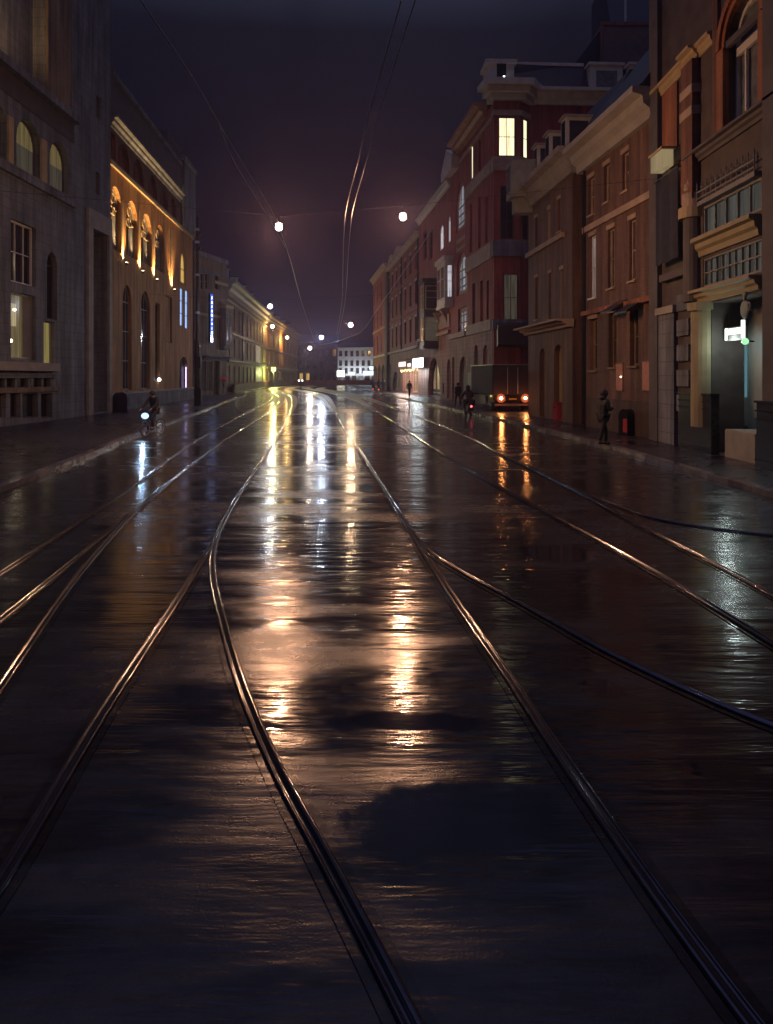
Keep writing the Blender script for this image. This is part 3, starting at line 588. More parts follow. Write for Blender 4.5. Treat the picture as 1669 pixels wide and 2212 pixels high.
def dormer_row(f, us, z0, z1, y0, w, fm, pm, dep=2.0):
    for u in us:
        bm = B(); box(bm, u - w / 2, u + w / 2, y0, y0 + dep, z0, z1); dm = f.put('dormer', bm, fm)
        bm = B(); box(bm, u - w / 2 + .14, u + w / 2 - .14, y0 - .02, y0 + .01, z0 + .2, z1 - .2); mesh_obj('pane', bm, pm, dm)
        bm = B(); box(bm, u - w / 2 - .12, u + w / 2 + .12, y0 - .15, y0 + dep, z1, z1 + .15); mesh_obj('dormer_roof', bm, ROOFB, dm)
# long terrace with broad cornice
f = building('terrace_house', 'long brown brick terrace on the left under a broad tan cornice', dp(489, 105), dp(575, 163)); d = f; L_ = f.L
n = 11
for i in range(n):
    u = L_ * (i + .5) / n; wd = 1.35 + .35 * (i % 3 == 1)
    d.window(u - wd / 2, u + wd / 2, 9.3, 12.9, arch=.4 * (i % 4 == 0), frame=B_TN, pane=GLASSW if i % 3 else GLASS, nx=2, ny=2, r=.25, fw=.12)
    d.window(u - wd / 2, u + wd / 2, 5.3, 8.2, frame=B_TN, pane=[GLASS, GLASSW, LIT_DIM][i % 3], nx=2, ny=2, r=.25, fw=.12)
    d.window(u - wd * .62, u + wd * .62, .3 if i % 2 else .9, 4.0, frame=GREYP if i % 2 else B_TN, pane=[GLASS, LIT_DIM, GLASSW, DARKW][i % 4], nx=2, ny=2, r=.3, fw=.12)
f.wall(0, 14, brickmat('umber_brick', (.24, .145, .09), (.19, .115, .075), (.17, .12, .09)), depth=10)
f.cornice('cornice', -.1, L_ + .1, 14, 16.2, 1.3, FASCIA, back=.3); f.bx('string_course', 0, L_, 13.2, 13.5, .2, TAN)
f.bx('string_course', 0, L_, 8.6, 8.95, .25, DARKW); f.bx('string_course', 0, L_, 4.55, 4.95, .35, SLATE); f.bx('downpipe', d.ux(523), d.ux(524), 4.9, 13, .2, BLACKM)
f.bx('door_surround', d.ux(551), d.ux(561), .12, 4.3, .12, CREAM, back=.02); f.bx('wall_panel', d.ux(551), d.ux(561), 5.1, 8.4, .1, CREAM, back=.02)
bm = B(); prism_u(bm, [(.3, 16.2), (2.8, 19.4), (10, 19.4), (10, 14.05)], 0, L_); f.put('roof', bm, ROOFB)
dormer_row(f, [d.ux(x) for x in (505, 523, 540, 556)], 16.3, 18.7, .7, 1.3, pmat('pale_zinc', (.40, .44, .48), .5), GLASSW)
# farther orange-lit house
f = building('lit_brick_house', 'orange brick house with two bright lamps under its cornice', dp(575, 163.3), dp(650, 254)); d = f; L_ = f.L
n = 10
for i in range(n):
    u = L_ * (i + .5) / n
    d.window(u - 1.3, u + 1.3, 9.2, 12.4, frame=B_TN, pane=GLASSW, nx=2, ny=2, r=.25, fw=.2)
    d.window(u - 1.3, u + 1.3, 5.1, 8.2, frame=TAN if i in (1, 3) else B_TN, pane=GLASSW if i in (1, 3) else GLASS, nx=2, ny=2, r=.25, fw=.25)
    d.window(u - 1.6, u + 1.6, .5, 3.6, frame=DARKW, pane=glow('green_yellow_shop', (.85, .9, .2), .35, .3) if i < 2 else LIT_DIM if i % 3 == 0 else GLASS, nx=2, ny=1, r=.3, fw=.2)
f.wall(0, 14.2, B_OR, depth=10)
f.cornice('cornice', -.1, L_, 14.2, 16, 1.0, TAN, back=.3); f.bx('string_course', 0, L_, 8.5, 8.8, .2, BAND); f.bx('string_course', 0, L_, 4.2, 4.6, .3, TAN)
bm = B(); prism_u(bm, [(.3, 16), (2.8, 19), (10, 19), (10, 14.05)], 0, L_); f.put('roof', bm, ROOFB)
dormer_row(f, [d.ux(x) for x in (598, 610, 622, 633)], 16.1, 18.3, .7, 1.5, MATS['pale_zinc'], GLASS)
for i, (x, y) in enumerate(((588, 705), (620, 729))):
    u, z = d.px(x, y, 1.6); wl_ = thing('bracket_lamp', ['bright lamp under the cornice of the lit brick house, the nearer one', 'bright lamp under the cornice of the lit brick house, the farther one'][i], 'lamp', f.loc(u, -1.6, z), math.atan2(f.d.y, f.d.x), 'lamps on the lit brick house')
    bm = B(); ball(bm, (0, 0, 0), .42, 2); mesh_obj('globe', bm, glow('warm_wall_globe', (1, .86, .55), 10), wl_)
    bm = B(); cyl(bm, (0, 0, .4), (0, 0, .7), .1, n=6); cyl(bm, (0, 0, .65), (0, 1.6, .65), .05, n=6); mesh_obj('bracket', bm, BLACKM, wl_)
    lamp('wall_lamp_light', 'POINT', 1500, (1, .60, .20), f.loc(u, -1.6, z - .75), wl_, shadow_soft_size=.2)
sg = thing('shop_sign', 'square yellow-green sign on a post before the lit brick house', 'sign', dp(590.5, 160, .12)); 
bm = B(); cyl(bm, (0, 0, 0), (0, 0, 3.4), .06, n=8); mesh_obj('post', bm, BLACKM, sg)
bm = B(); box(bm, -.5, .5, -.1, .1, 3.4, 4.3); mesh_obj('panel', bm, glow('yellow_green_sign', (.95, .95, .3), 1.6), sg)
lamp('sign_light', 'POINT', 1900, (.85, 1, .25), dp(590.5, 159.2, 3.2), sg, shadow_soft_size=.3)
# buildings closing the street
f = building('dark_end_building', 'dark unlit building closing the far end of the street', dp(643, 241), dp(729, 240)); d = f; L_ = f.L
for i in range(6):
    for j in range(3):
        u = L_ * (i + .5) / 6; z = 1.0 + j * 3.9
        d.window(u - .6, u + .6, z, z + 2.4, frame=DARKW, pane=LIT_AMB if (i, j) in ((0, 0), (1, 0)) else GLASS, nx=2, ny=2, r=.2)
f.wall(0, 12.6, B_BD, depth=8); f.cornice('cornice', 0, L_, 12.6, 13.3, .5, STONE_D)
bm = B(); prism_u(bm, [(0, 13.3), (3.5, 16), (8, 13.3)], 0, L_); f.put('roof', bm, SLATE)
f = building('white_end_building', 'white building at the far end with lit shop signs', dp(729, 233), dp(815, 230)); d = f; L_ = f.L
for i in range(7):
    for j in range(3):
        u = L_ * (i + .5) / 7; z = 2.0 + j * 3.0 + (1.2 if j == 0 else .6)
        d.window(u - .5, u + .5, z, z + 1.8, frame=GREYP, pane=GLASS, nx=2, ny=2, r=.2, fw=.08)
for i in range(6): d.window(L_ * (i + .15) / 6, L_ * (i + .85) / 6, .2, 2.5, frame=GREYP, pane=[LIT_GREY, DARKW, LIT_DIM][i % 3], nx=2, ny=1, r=.25, name='shopfront')
f.wall(0, 11, pmat('white_render', (.8, .79, .8), .7, var=.25), depth=9); f.cornice('cornice', 0, L_, 11, 11.4, .3, WHITE)
bm = B(); prism_u(bm, [(.2, 11.4), (2.5, 13.0), (9, 13.0), (9, 11.1)], 0, L_); f.put('roof', bm, SLATE)
for i, (x0, x1, y0, y1, c, s, lab) in enumerate(((727, 744, 800, 814, (1, .97, .72), 3.2, 'cream glowing shop sign at the left end of the white building'), (752, 766, 803, 810, (.7, .9, 1), 1.8, 'small bluish shop sign in the middle of the white building'), (783, 810, 801, 810, (.6, .86, 1), 2.2, 'long light blue shop sign on the white building'), (797, 813, 791, 799, (.7, .9, 1), 1.8, 'pale blue upper sign at the right end of the white building'))):
    u0, u1, z0, z1 = d.rect(x0, y0, x1, y1, .4); sg = thing('shop_sign', lab, 'sign', f.loc((u0 + u1) / 2, -.3, (z0 + z1) / 2), math.atan2(f.d.y, f.d.x), 'lit signs on the white building')
    bm = B(); box(bm, -(u1 - u0) / 2, (u1 - u0) / 2, 0, .29, -(z1 - z0) / 2, (z1 - z0) / 2); mesh_obj('casing', bm, GREYP, sg)
    bm = B(); box(bm, -(u1 - u0) / 2 + .05, (u1 - u0) / 2 - .05, -.03, -.005, -(z1 - z0) / 2 + .05, (z1 - z0) / 2 - .05); mesh_obj('face', bm, glow('sign_face_%d' % i, c, s), sg)
lamp('sign_spill', 'AREA', 320, (.85, .93, 1), f.loc(L_ * .5, -2.2, 2.8), sg, f.loc(L_ * .5, 0, 6.5), shape='RECTANGLE', size=L_ * .9, size_y=.5)

# ---------------------------------------------------------------- right side buildings
def rb(x): return dp(x, 4000 / (67 - (1063 - x) * .161))      # ground line of the red row
# far narrow house
f = building('narrow_house', 'farthest house of the red row on the right, narrow and lit pinkish', rb(806), rb(836)); d = f; L_ = f.L
for i in range(4):
    u = L_ * (i + .5) / 4
    for j, z in enumerate((7.0, 12.0, 17.0)): d.window(u - 1.0, u + 1.0, z, z + 3.4, frame=CREAM if j == 0 else BAND, pane=GLASSW, nx=2, ny=2, r=.25, fw=.16)
for x0, x1 in ((808, 814), (816, 822), (824, 833)): d.window(d.ux(x0), d.ux(x1), .2, 4.6, arch=.5, frame=BAND, pane=[LIT_DIM, GLASSW][x0 % 2], nx=2, ny=2, r=.3, fw=.2)
f.wall(0, 6.2, PINK, name='ground_floor', depth=9); f.wall(6.2, 21.6, B_RED, depth=9)
f.bx('string_course', 0, L_, 6.1, 6.5, .3, CREAM); f.bx('string_course', 0, L_, 11.2, 11.5, .2, BAND); f.cornice('cornice', 0, L_, 21.6, 22.6, .8, BAND)
bm = B(); prism_u(bm, [(0, 22.6), (3, 25), (9, 22.6)], 0, L_); f.put('roof', bm, SLATE)
# dark red gabled house with the bar
f = building('gabled_house', 'dark red brick house with small gables and glowing shop signs', rb(836.2), rb(905)); d = f; L_ = f.L
for i in range(7):
    u = L_ * (i + .5) / 7
    for j, (z, h) in enumerate(((7.2, 3.2), (12.2, 3.0), (16.8, 2.6))):
        d.window(u - .85, u + .85, z, z + h, frame=GREYP if (i < 2 and j == 0) else DARKW, pane=[GLASS, GLASS, GLASSW, GLASS][(i + 2 * j) % 4], nx=2, ny=2, r=.28, fw=.14)
d.wpx(848, 802, 861, 845, arch=1.0, frame=BAND, pane=DARKW, nx=2, ny=2, r=.5, fw=.3, name='door')
LIT_BAR = glow('bar_room', (1, .62, .35), .16, .55, 3)
d.window(d.ux(871), d.ux(886), .3, 4.9, frame=BAND, pane=LIT_BAR, nx=3, ny=2, r=.4, fw=.15, name='shopfront'); d.window(d.ux(887), d.ux(902.5), .3, 4.9, frame=BAND, pane=LIT_BAR, nx=3, ny=2, r=.4, fw=.15, name='shopfront')
d.window(d.ux(838), d.ux(845), .3, 4.6, frame=BAND, pane=LIT_DIM, nx=2, ny=2, r=.3, fw=.2)
f.wall(0, 6.2, PINK, name='ground_floor', depth=10); f.wall(6.2, 20.6, B_DR, depth=10)
for (a_, b_, c_, e_, ar, rr) in list(f.open):
    if c_ > 6.5: f.bx('lintel', a_ - .1, b_ + .1, e_ + .01, e_ + .3, .08, BAND)
for x in (868, 904): bm = B(); u = d.ux(x); cyl(bm, (u, -.12, 6.3), (u, -.12, 20.5), .09, n=8); f.put('downpipe', bm, BLACKM)
f.bx('string_course', 0, L_, 6.15, 6.5, .35, BAND); f.bx('string_course', 0, L_, 11.3, 11.55, .15, B_RED); f.bx('string_course', 0, L_, 15.9, 16.15, .15, B_RED)
f.bx('corner_pier', d.ux(836.2), d.ux(841), 0, 20.5, .5, B_BD)
f.cornice('cornice', 0, L_, 20.6, 21.4, .6, BAND)
for x0, x1 in ((841, 851), (853, 867)):
    u0, u1 = d.ux(x0), d.ux(x1); um = (u0 + u1) / 2; w = (u1 - u0) / 2; bm = B()
    pts = [(u0, 21.4)] + [(um - w * math.cos(math.pi * k / 10), 21.9 + .9 * math.sin(math.pi * k / 10)) for k in range(11)] + [(u1, 21.4)]
    a = [bm.verts.new((u, -.3, z)) for u, z in pts]; b2 = [bm.verts.new((u, .3, z)) for u, z in pts]; n = len(pts)
    for i in range(n): bm.faces.new((a[i], a[(i + 1) % n], b2[(i + 1) % n], b2[i]))
    bm.faces.new(a); bm.faces.new(b2[::-1]); f.put('gable', bm, BAND)
bm = B(); prism_u(bm, [(.2, 21.4), (3, 24), (10, 21.4)], 0, L_); f.put('roof', bm, SLATE)
GABLED = f
for i, (x0, x1, y0, y1, c, s, lab) in enumerate(((861, 876.5, 781, 793, (1, .78, .74), 1.3, 'pink glowing bar sign, the long one on the gabled house'), (880, 887.5, 784, 793, (1, .8, .78), 1.4, 'small pink glowing bar sign in the middle of the gabled house'), (891, 914, 773, 795, (.70, .90, 1), 6.0, 'large pale blue glowing bar sign by the dark oriel'))):
    off = .6; u0, u1, z0, z1 = d.rect(x0, y0, x1, y1, off)
    sg = thing('bar_sign', lab, 'sign', f.loc((u0 + u1) / 2, -off, (z0 + z1) / 2), math.atan2(f.d.y, f.d.x), 'lit signs over the bar')
    bm = B(); box(bm, -(u1 - u0) / 2, (u1 - u0) / 2, 0, .57, -(z1 - z0) / 2, (z1 - z0) / 2); mesh_obj('casing', bm, GREYP, sg)
    bm = B(); box(bm, -(u1 - u0) / 2 + .06, (u1 - u0) / 2 - .06, -.04, -.005, -(z1 - z0) / 2 + .06, (z1 - z0) / 2 - .06); fc = mesh_obj('face', bm, glow('bar_face_%d' % i, c, s), sg)
    if i == 2:
        bm = B(); box(bm, -.6, (u1 - u0) / 2 - .3, -.06, -.042, -(z1 - z0) / 2 + .3, (z1 - z0) / 2 - .25); mesh_obj('pink_panel', bm, glow('bar_pink_panel', (1, .78, .75), 1.7), sg)
    lamp('sign_light', 'AREA', 260, c, f.loc((u0 + u1) / 2, -off - .3, z0 - .1), sg, f.loc((u0 + u1) / 2, -.5, 0), shape='RECTANGLE', size=max(.6, u1 - u0), size_y=.4)
fl = thing('fairy_lights', 'string of amber fairy lights across the bar front', 'fairy lights', f.loc(d.ux(872), -.5, 3.6), math.atan2(f.d.y, f.d.x))
Lf = d.ux(904) - d.ux(872); bm = B(); rnd = random.Random(5); pts = []
for i in range(41):
    t = i / 40; pts.append((Lf * t, 0, -.35 * math.sin(math.pi * ((t * 5) % 1)) + .1))
tube(bm, pts, .012, 4); mesh_obj('cable', bm, BLACKM, fl)
for i in range(26):
    bm = B(); ball(bm, (Lf * (i + .5) / 26, 0, -.3 * math.sin(math.pi * (((i + .5) / 26 * 5) % 1)) - rnd.uniform(0, .3)), rnd.uniform(.045, .085), 1); mesh_obj('bulb', bm, glow('amber_bulb', (1, .62, .2), 5), fl)
lamp('fairy_glow', 'AREA', 170, (1, .55, .18), f.loc(d.ux(888), -.9, 3.4), fl, f.loc(d.ux(888), 0, 1.5), shape='RECTANGLE', size=Lf, size_y=.3)
# pink-fronted house with the two oriels
f = building('oriel_house', 'red house with a dark and a white oriel over a pink arched ground floor', rb(905.2), rb(973)); d = f; L_ = f.L
def oriel(f, xw, xe, xf, yt, yb, body, paneN, paneF, frame, floors=1, cap=CREAM, name='oriel'):
    u1, zt = f.px(xw, yt); zb = f.px(xw, yb)[1]
    r = ray(xe, HY); Minv = f.M.inverted(); p = .2
    for _ in range(60):                       # outward projection that brings the near corner to xe
        if f.ux(xe, p) < u1: p += .04
        else: break
    u0 = f.ux(xf, p); bm = B(); prism_z(bm, [(u0, .02), (u0 + .15, -p), (u1, -p), (u1, .02)], zb, zt); o = f.put(name, bm, body)
    bm = B(); prism_z(bm, [(u0 - .2, .02), (u0 - .1, -p - .22), (u1 + .22, -p - .22), (u1 + .22, .02)], zt, zt + .45); mesh_obj('oriel_cornice', bm, cap, o)
    bm = B(); prism_z(bm, [(u0 - .05, .02), (u0 + .1, -p - .1), (u1 + .1, -p - .1), (u1 + .1, .02)], zb - .35, zb); mesh_obj('oriel_base', bm, cap, o)
    h = (zt - zb) / floors
    for k in range(floors):
        za, zc = zb + k * h + h * .14, zb + (k + 1) * h - h * .1
        def ring(bm, P):                       # frame of a window on a plane of the oriel, P maps (s, z, out)
            pass
        # near side
        bm = B(); w = .09
        y0, y1 = -p + .14, -.10
        for (a, b, c, e) in ((y0, y0 + w, za, zc), (y1 - w, y1, za, zc), (y0 + w, y1 - w, za, za + w), (y0 + w, y1 - w, zc - w, zc), (y0 + w, y1 - w, (za + zc) / 2 - .03, (za + zc) / 2 + .03), (y0 + w, y1 - w, za + (zc - za) * .76, za + (zc - za) * .76 + .06)): box(bm, u1, u1 + .06, a, b, c, e)
        mesh_obj('side_window', bm, frame, o); bm = B(); box(bm, u1, u1 + .02, y0 + w, y1 - w, za + w, zc - w); mesh_obj('pane', bm, paneN[k % len(paneN)], o)
        bm = B(); a0, a1 = u0 + .35, u1 - .25; n = 2
        for i in range(n):
            s0 = a0 + (a1 - a0) * i / n + .08; s1 = a0 + (a1 - a0) * (i + 1) / n - .08
            for (a, b, c, e) in ((s0, s0 + w, za, zc), (s1 - w, s1, za, zc), (s0 + w, s1 - w, za, za + w), (s0 + w, s1 - w, zc - w, zc), (s0 + w, s1 - w, za + (zc - za) * .6, za + (zc - za) * .6 + .06)): box(bm, a, b, -p - .06, -p, c, e)
        mesh_obj('front_window', bm, frame, o); bm = B()
        for i in range(n):
            s0 = a0 + (a1 - a0) * i / n + .08; s1 = a0 + (a1 - a0) * (i + 1) / n - .08; box(bm, s0 + w, s1 - w, -p - .02, -p, za + w, zc - w)
        mesh_obj('pane', bm, paneF, o)
    return o
oriel(f, 947, 916, 907, 610, 746, DARKG, [LIT_DIM, GLASS], GLASSW, TAN, floors=2, cap=DARKW, name='dark_oriel')
oriel(f, 979, 961.5, 943, 562, 656, CREAM, [LIT_WHITE], B_RB, WHITE, name='white_oriel')
u1, z1 = d.px(972, 664); 
for x in (950, 966):
    bm = B(); u = d.ux(x); prism_u(bm, [(.02, z1 - 1.6), (-.15, z1 - 1.5), (-.35, z1 - .9), (-.8, z1 - .25), (-.8, z1 - .1), (.02, z1 - .1)], u, u + .4); f.put('bracket', bm, BAND)
for x0, x1, y0, y1 in ((949, 957.5, 486, 540), (966.5, 972.6, 467, 524)): d.wpx(x0, y0, x1, y1, arch=.6, frame=WHITE, pane=LIT_WHITE, nx=1, ny=2, r=.2, fw=.16)
for x0, x1 in ((914, 921), (927, 934)): d.wpx(x0, 500, x1, 560, frame=DARKW, pane=GLASS, nx=1, ny=2, r=.25, fw=.1)
d.wpx(924, 772, 950, 862, arch=1.0, frame=DARKW, pane=LIT_BAR, nx=3, ny=2, r=.6, fw=.35, mb=.35, name='door', label='wide dark arched doorway')
d.wpx(955.5, 826, 959, 852, frame=DARKW, pane=BLACKM, nx=1, ny=1, r=.1, fw=.1)
d.wpx(965, 776, 972.8, 865, arch=1.1, frame=BAND, pane=PINK, nx=1, ny=1, r=.35, fw=.3, name='arched_niche')
f.wall(0, 6.9, PINK, name='ground_floor', depth=10); f.wall(6.9, 22, B_RED, depth=10)
f.cornice('cornice', 0, L_, 22, 22.7, .6, CREAM); f.bx('string_course', 0, L_, 6.9, 7.25, .3, BAND); f.bx('sign_band', d.ux(948), d.ux(972), 7.6, 9.0, .12, BAND)
bm = B(); prism_u(bm, [(.1, 22.7), (2.6, 25), (10, 22.7)], 0, L_); f.put('roof', bm, SLATE)
# tall corner building
C1 = rb(1063)
f = building('corner_building', 'tall red brick corner building with a white cornice and a lit top window', rb(973.3), C1); d = f; L_ = f.L
for x0, y0, x1, y1, ar, p in ((984, 393, 1004, 496, 1.1, LIT_GREY), (986, 546, 1008, 635, .7, LIT_GREY), (989, 664, 1009, 726, 0, LIT_GREY)):
    d.wpx(x0, y0, x1, y1, arch=ar, frame=BAND, pane=p, nx=3, ny=4, r=.3, fw=.38, mb=.12)
d.wpx(984, 512, 1004, 540, frame=BAND, pane=B_RED, nx=1, ny=1, r=.15, fw=.35, name='panel')
d.wpx(1016.5, 310, 1021, 387, frame=DARKW, pane=LIT_WARMW, nx=1, ny=1, r=.12, fw=.06)
for x0, y0, x1, y1 in ((1034, 300, 1038, 372), (1014, 440, 1019, 545), (1033, 425, 1038, 535), (1048, 425, 1053, 525), (1020, 612, 1026, 708), (1037, 606, 1043, 704), (1051, 606, 1056, 696)): d.wpx(x0, y0, x1, y1, frame=B_DR, pane=GLASS, nx=1, ny=2, r=.3, fw=.1)
for x0, x1 in ((976, 981), (992, 1008)): d.wpx(x0, 770, x1, 872, arch=1.1, frame=BAND, pane=PINK if x0 < 990 else LIT_DIM, nx=1, ny=1, r=.4, fw=.3, name='arched_niche')
for x0, x1 in ((1024, 1032), (1043, 1053)): d.wpx(x0, 745, x1, 874, arch=1.0, frame=BAND, pane=GLASSW, nx=2, ny=3, r=.3, fw=.2)
f.wall(0, 6.2, PINK, name='ground_floor', depth=9); f.wall(6.2, 24.4, B_RED, depth=9)
f.bx('stone_band', d.ux(1009), L_, 6.21, 7.1, .16, BAND); f.bx('stone_band', d.ux(1008), L_, 12.0, 13.3, .18, BAND); f.bx('stone_band', d.ux(1007), L_, 18.9, 19.9, .18, BAND); f.bx('stone_band', 0, d.ux(1008), 6.21, 6.7, .25, BAND)
f.cornice('cornice', d.ux(988), L_ - 1.8, 24.0, 25.2, 1.1, pmat('cornice_orange_light', (.42, .22, .1), .6)); f.bx('stone_band', d.ux(985), L_, 23.1, 23.4, .14, BAND)  # cornice coloured orange to carry the warm light on its underside
u0, u1 = d.ux(966), d.ux(990); bm = B(); a = [bm.verts.new((u, -.7, z)) for u, z in ((u0, 22.8), (u1, 22.8), (u1, 24.2), ((u0 + u1) / 2, 25.4), (u0, 23.6))]; b2 = [bm.verts.new((v.co.x, .6, v.co.z)) for v in a]
for i in range(5): bm.faces.new((a[i], a[(i + 1) % 5], b2[(i + 1) % 5], b2[i]))
bm.faces.new(a); bm.faces.new(b2[::-1]); f.put('gable', bm, CREAM)
bm = B(); prism_u(bm, [(.3, 25.2), (1.6, 28.0), (8.6, 28.0), (9, 24.41)], d.ux(990), L_ - .6); f.put('mansard_roof', bm, SLATE)
for x in (998, 1012): bm = B(); u = d.ux(x); box(bm, u - .5, u + .5, .35, 2.0, 25.3, 27.4); dm = f.put('dormer', bm, CREAM); bm = B(); box(bm, u - .3, u + .3, .32, .36, 25.6, 27.1); mesh_obj('pane', bm, GLASS, dm)
# side facing the camera, with the corner bay
s = f.sub(C1, (22.5, 60.4)); d = s
for x0, y0, x1, y1 in ((1130, 592, 1142, 690),): pass
s.wall(.0, 24.4, B_DR, name='side_wall', u0=.02, depth=8.9)
bay = [(.03, .0), (-.05, -.9), (2.05, -.9), (3.05, .0)]
bm = B(); prism_z(bm, bay, .05, 24.35); s.put('corner_bay', bm, B_RED)
def ring_plan(pl, g): c = Vector((sum(p[0] for p in pl) / len(pl), 0)); return [(p[0] + (g if p[0] > c.x else -g) * (1 if i in (0, 3) else .7), p[1] - (g if p[1] < -.01 else 0)) for i, p in enumerate(pl)]
for z0, z1, g, m in ((6.2, 7.0, .12, STONE), (12.0, 13.3, .14, STONE), (18.8, 19.9, .16, BAND), (23.2, 23.6, .14, BAND)): bm = B(); prism_z(bm, ring_plan(bay, g), z0, z1); s.put('stone_band', bm, m)
for z0, z1, g in ((24.36, 24.8, .5), (24.81, 25.3, .85), (25.31, 25.75, 1.25)): bm = B(); prism_z(bm, ring_plan(bay, g), z0, z1); s.put('white_cornice', bm, CREAM)
bf = s.sub(s.loc(-.05, -.9), s.loc(2.05, -.9)); cf = s.sub(s.loc(2.05, -.9), s.loc(3.05, 0))
bf.window(*bf.rect(1076, 254, 1112, 338), frame=DARKW, pane=glow('bright_top_room', (1, .84, .50), 1.25, .3, 5), nx=2, ny=2, cut=False, fw=.07, name='window', label='brightly lit warm window'); 
cf.window(.35, .95, *bf.rect(1076, 254, 1112, 338)[2:], frame=DARKW, pane=glow('bright_top_room', (1, .84, .50), 1.25, .3, 5), nx=1, ny=2, cut=False, fw=.07)
bf.window(*bf.rect(1080, 402, 1108, 516), frame=DARKW, pane=GLASS, nx=2, ny=3, cut=False); bf.window(*bf.rect(1087, 592, 1118, 694), frame=DARKW, pane=LIT_DIM, nx=2, ny=2, cut=False)
cf.window(.3, 1.05, *bf.rect(1080, 402, 1108, 516)[2:], frame=DARKW, pane=GLASS, nx=1, ny=3, cut=False)
bm = B(); u0, u1, z0, z1 = s.rect(1066, 694, 1146, 748, 2.0); prism_u(bm, [(.02, z0), (-1.7, z0), (-1.8, z0 + .15), (-1.8, z1 - .3), (-.9, z1), (.02, z1)], .1, u1); s.put('dark_balcony', bm, DARKW)
s.window(*s.rect(1106, 762, 1148, 880), arch=.55, frame=STONE, pane=GLASS, nx=3, ny=3, cut=False, fw=.2, name='gateway', proud=.12)
s.cornice('white_cornice', 3.3, s.L, 24.41, 25.6, .9, CREAM)
bm = B(); prism_u(bm, [(.2, 25.6), (1.0, 28.0), (7.5, 28.0), (8.8, 24.45)], 1.6, s.L); s.put('mansard_roof', bm, SLATE)
s.bx('ridge_trim', 1.8, s.ux(1268), 28.0, 28.25, -.9, CREAM, back=1.3)
u0, u1, z0, z1 = s.rect(1049, 131, 1112, 196, .6); z0 = 25.76
bm = B(); box(bm, u0 + .15, u1 - .1, -.75, 1.4, z0, z1 - .3); bay_l = s.put('lantern_dormer', bm, CREAM); bm = B(); box(bm, u0 - .05, u1 + .1, -.95, 1.6, z1 - .3, z1); mesh_obj('dormer_roof', bm, CREAM, bay_l)
bm = B(); box(bm, u0 + .85, u0 + 1.6, -.78, -.74, z0 + .35, z0 + 1.75); mesh_obj('pane', bm, GLASS, bay_l)
bm = B(); ball(bm, (u0 + 1.42, -.82, z0 + .55), .07, 2); mesh_obj('bulb', bm, BULBW, bay_l)
for x0, x1 in ((1274, 1344), (1360, 1420)):
    u0, u1, z0, z1 = s.rect(x0, 136, x1, 206, 0); bm = B(); box(bm, u0, u1, -.05, 1.2, 25.65, z1 - .2); dm = s.put('dormer', bm, CREAM); bm = B(); box(bm, u0 - .15, u1 + .15, -.2, 1.3, z1 - .2, z1); mesh_obj('dormer_roof', bm, CREAM, dm)
    bm = B(); box(bm, u0 + .5, u1 - .45, -.08, -.04, 25.85, z1 - .65); mesh_obj('pane', bm, GLASSW, dm)
s.bx('chimney', s.ux(1208), s.ux(1249), 27.5, 29.0, -3, B_BO, back=4)
# block behind, with the big chimney
f = building('rear_block', 'tall dark block behind the corner building with a pale flue pipe', dp(1297, 74), dp(1470, 74))
f.wall(0, 2.5 + 757 / 1600 * 74, pmat('rendered_rear_wall', (.22, .13, .105), .7, var=.3), depth=8)
bm = B(); z = 2.5 + 757 / 1600 * 74; prism_u(bm, [(.8, z), (3, z + 6), (8, z + 6), (8, z)], 1.3, f.L); f.put('roof', bm, SLATE)
bm = B(); a = [bm.verts.new((u, y, z_)) for y in (.3, 6) for u, z_ in ((-3.2, z - 4.6), (-.02, z - 4.6), (-.02, z - .4))]; bm.faces.new(a[:3]); bm.faces.new(a[3:]); [bm.faces.new((a[i], a[(i + 1) % 3], a[(i + 1) % 3 + 3], a[i + 3])) for i in range(3)]; f.put('lean_to_roof', bm, SLATE)
bm = B(); u = f.ux(1353.5); cyl(bm, (u, .4, z - .2), (u, .4, z + 6), .11, n=10); f.put('flue_pipe', bm, WHITE); f.bx('edge_trim', -.02, .25, 20, z, .1, B_BO); f.bx('chimney', 0, f.L, z, z + .35, .1, B_BO)

# brown buildings
f = building('dormer_house', 'brown brick house with white-trimmed dormers beside the corner building', dp(1141, 45.4), dp(1236, 37.2)); d = f; L_ = f.L
for x0, x1, y0, y1, p in ((1184, 1189, 451, 520, LIT_WARMW), (1156, 1161, 470, 540, GLASS), (1205, 1210, 430, 500, LIT_DIM)): d.wpx(x0, y0, x1, y1, frame=TAN, pane=p, nx=1, ny=2, r=.25, fw=.07, sill=True)
for x0, x1, y0, y1, p in ((1185, 1190, 590, 690, GLASS), (1210, 1216, 582, 690, LIT_WHITE), (1156, 1162, 600, 690, GLASS)): d.wpx(x0, y0, x1, y1, frame=BAND, pane=p, nx=1, ny=2, r=.25, fw=.07, sill=True)
for x0, x1, y0, y1 in ((1165, 1177, 752, 905), (1196, 1214, 744, 912)): u0, u1, z0, z1 = d.rect(x0, y0, x1, y1); d.window(u0, u1, .15, z1, arch=.9, frame=TAN, pane=DARKW, nx=1, ny=2, r=.4, fw=.26, name='door')
f.wall(0, 12.9, B_BR, depth=9)
for (a_, b_, c_, e_, ar, rr) in list(f.open):
    if not ar: f.bx('lintel', a_ - .1, b_ + .1, e_ + .01, e_ + .18, .05, BAND)
f.bx('link_wall', L_, L_ + 1.9, 0, 12.9, -.5, B_BD, back=8.9); bm = B(); cyl(bm, (L_ + .5, .38, .1), (L_ + .5, .38, 12.9), .07, n=8); f.put('downpipe', bm, BLACKM)  # darker brick on the link puts the recess's shade into its colour
f.cornice('cornice', -.3, L_ + .5, 12.6, 13.9, .9, FASCIA); z = d.px(1175, 534)[1]; f.bx('string_course', 0, L_ - 1.2, z - .12, z + .15, .2, BAND)
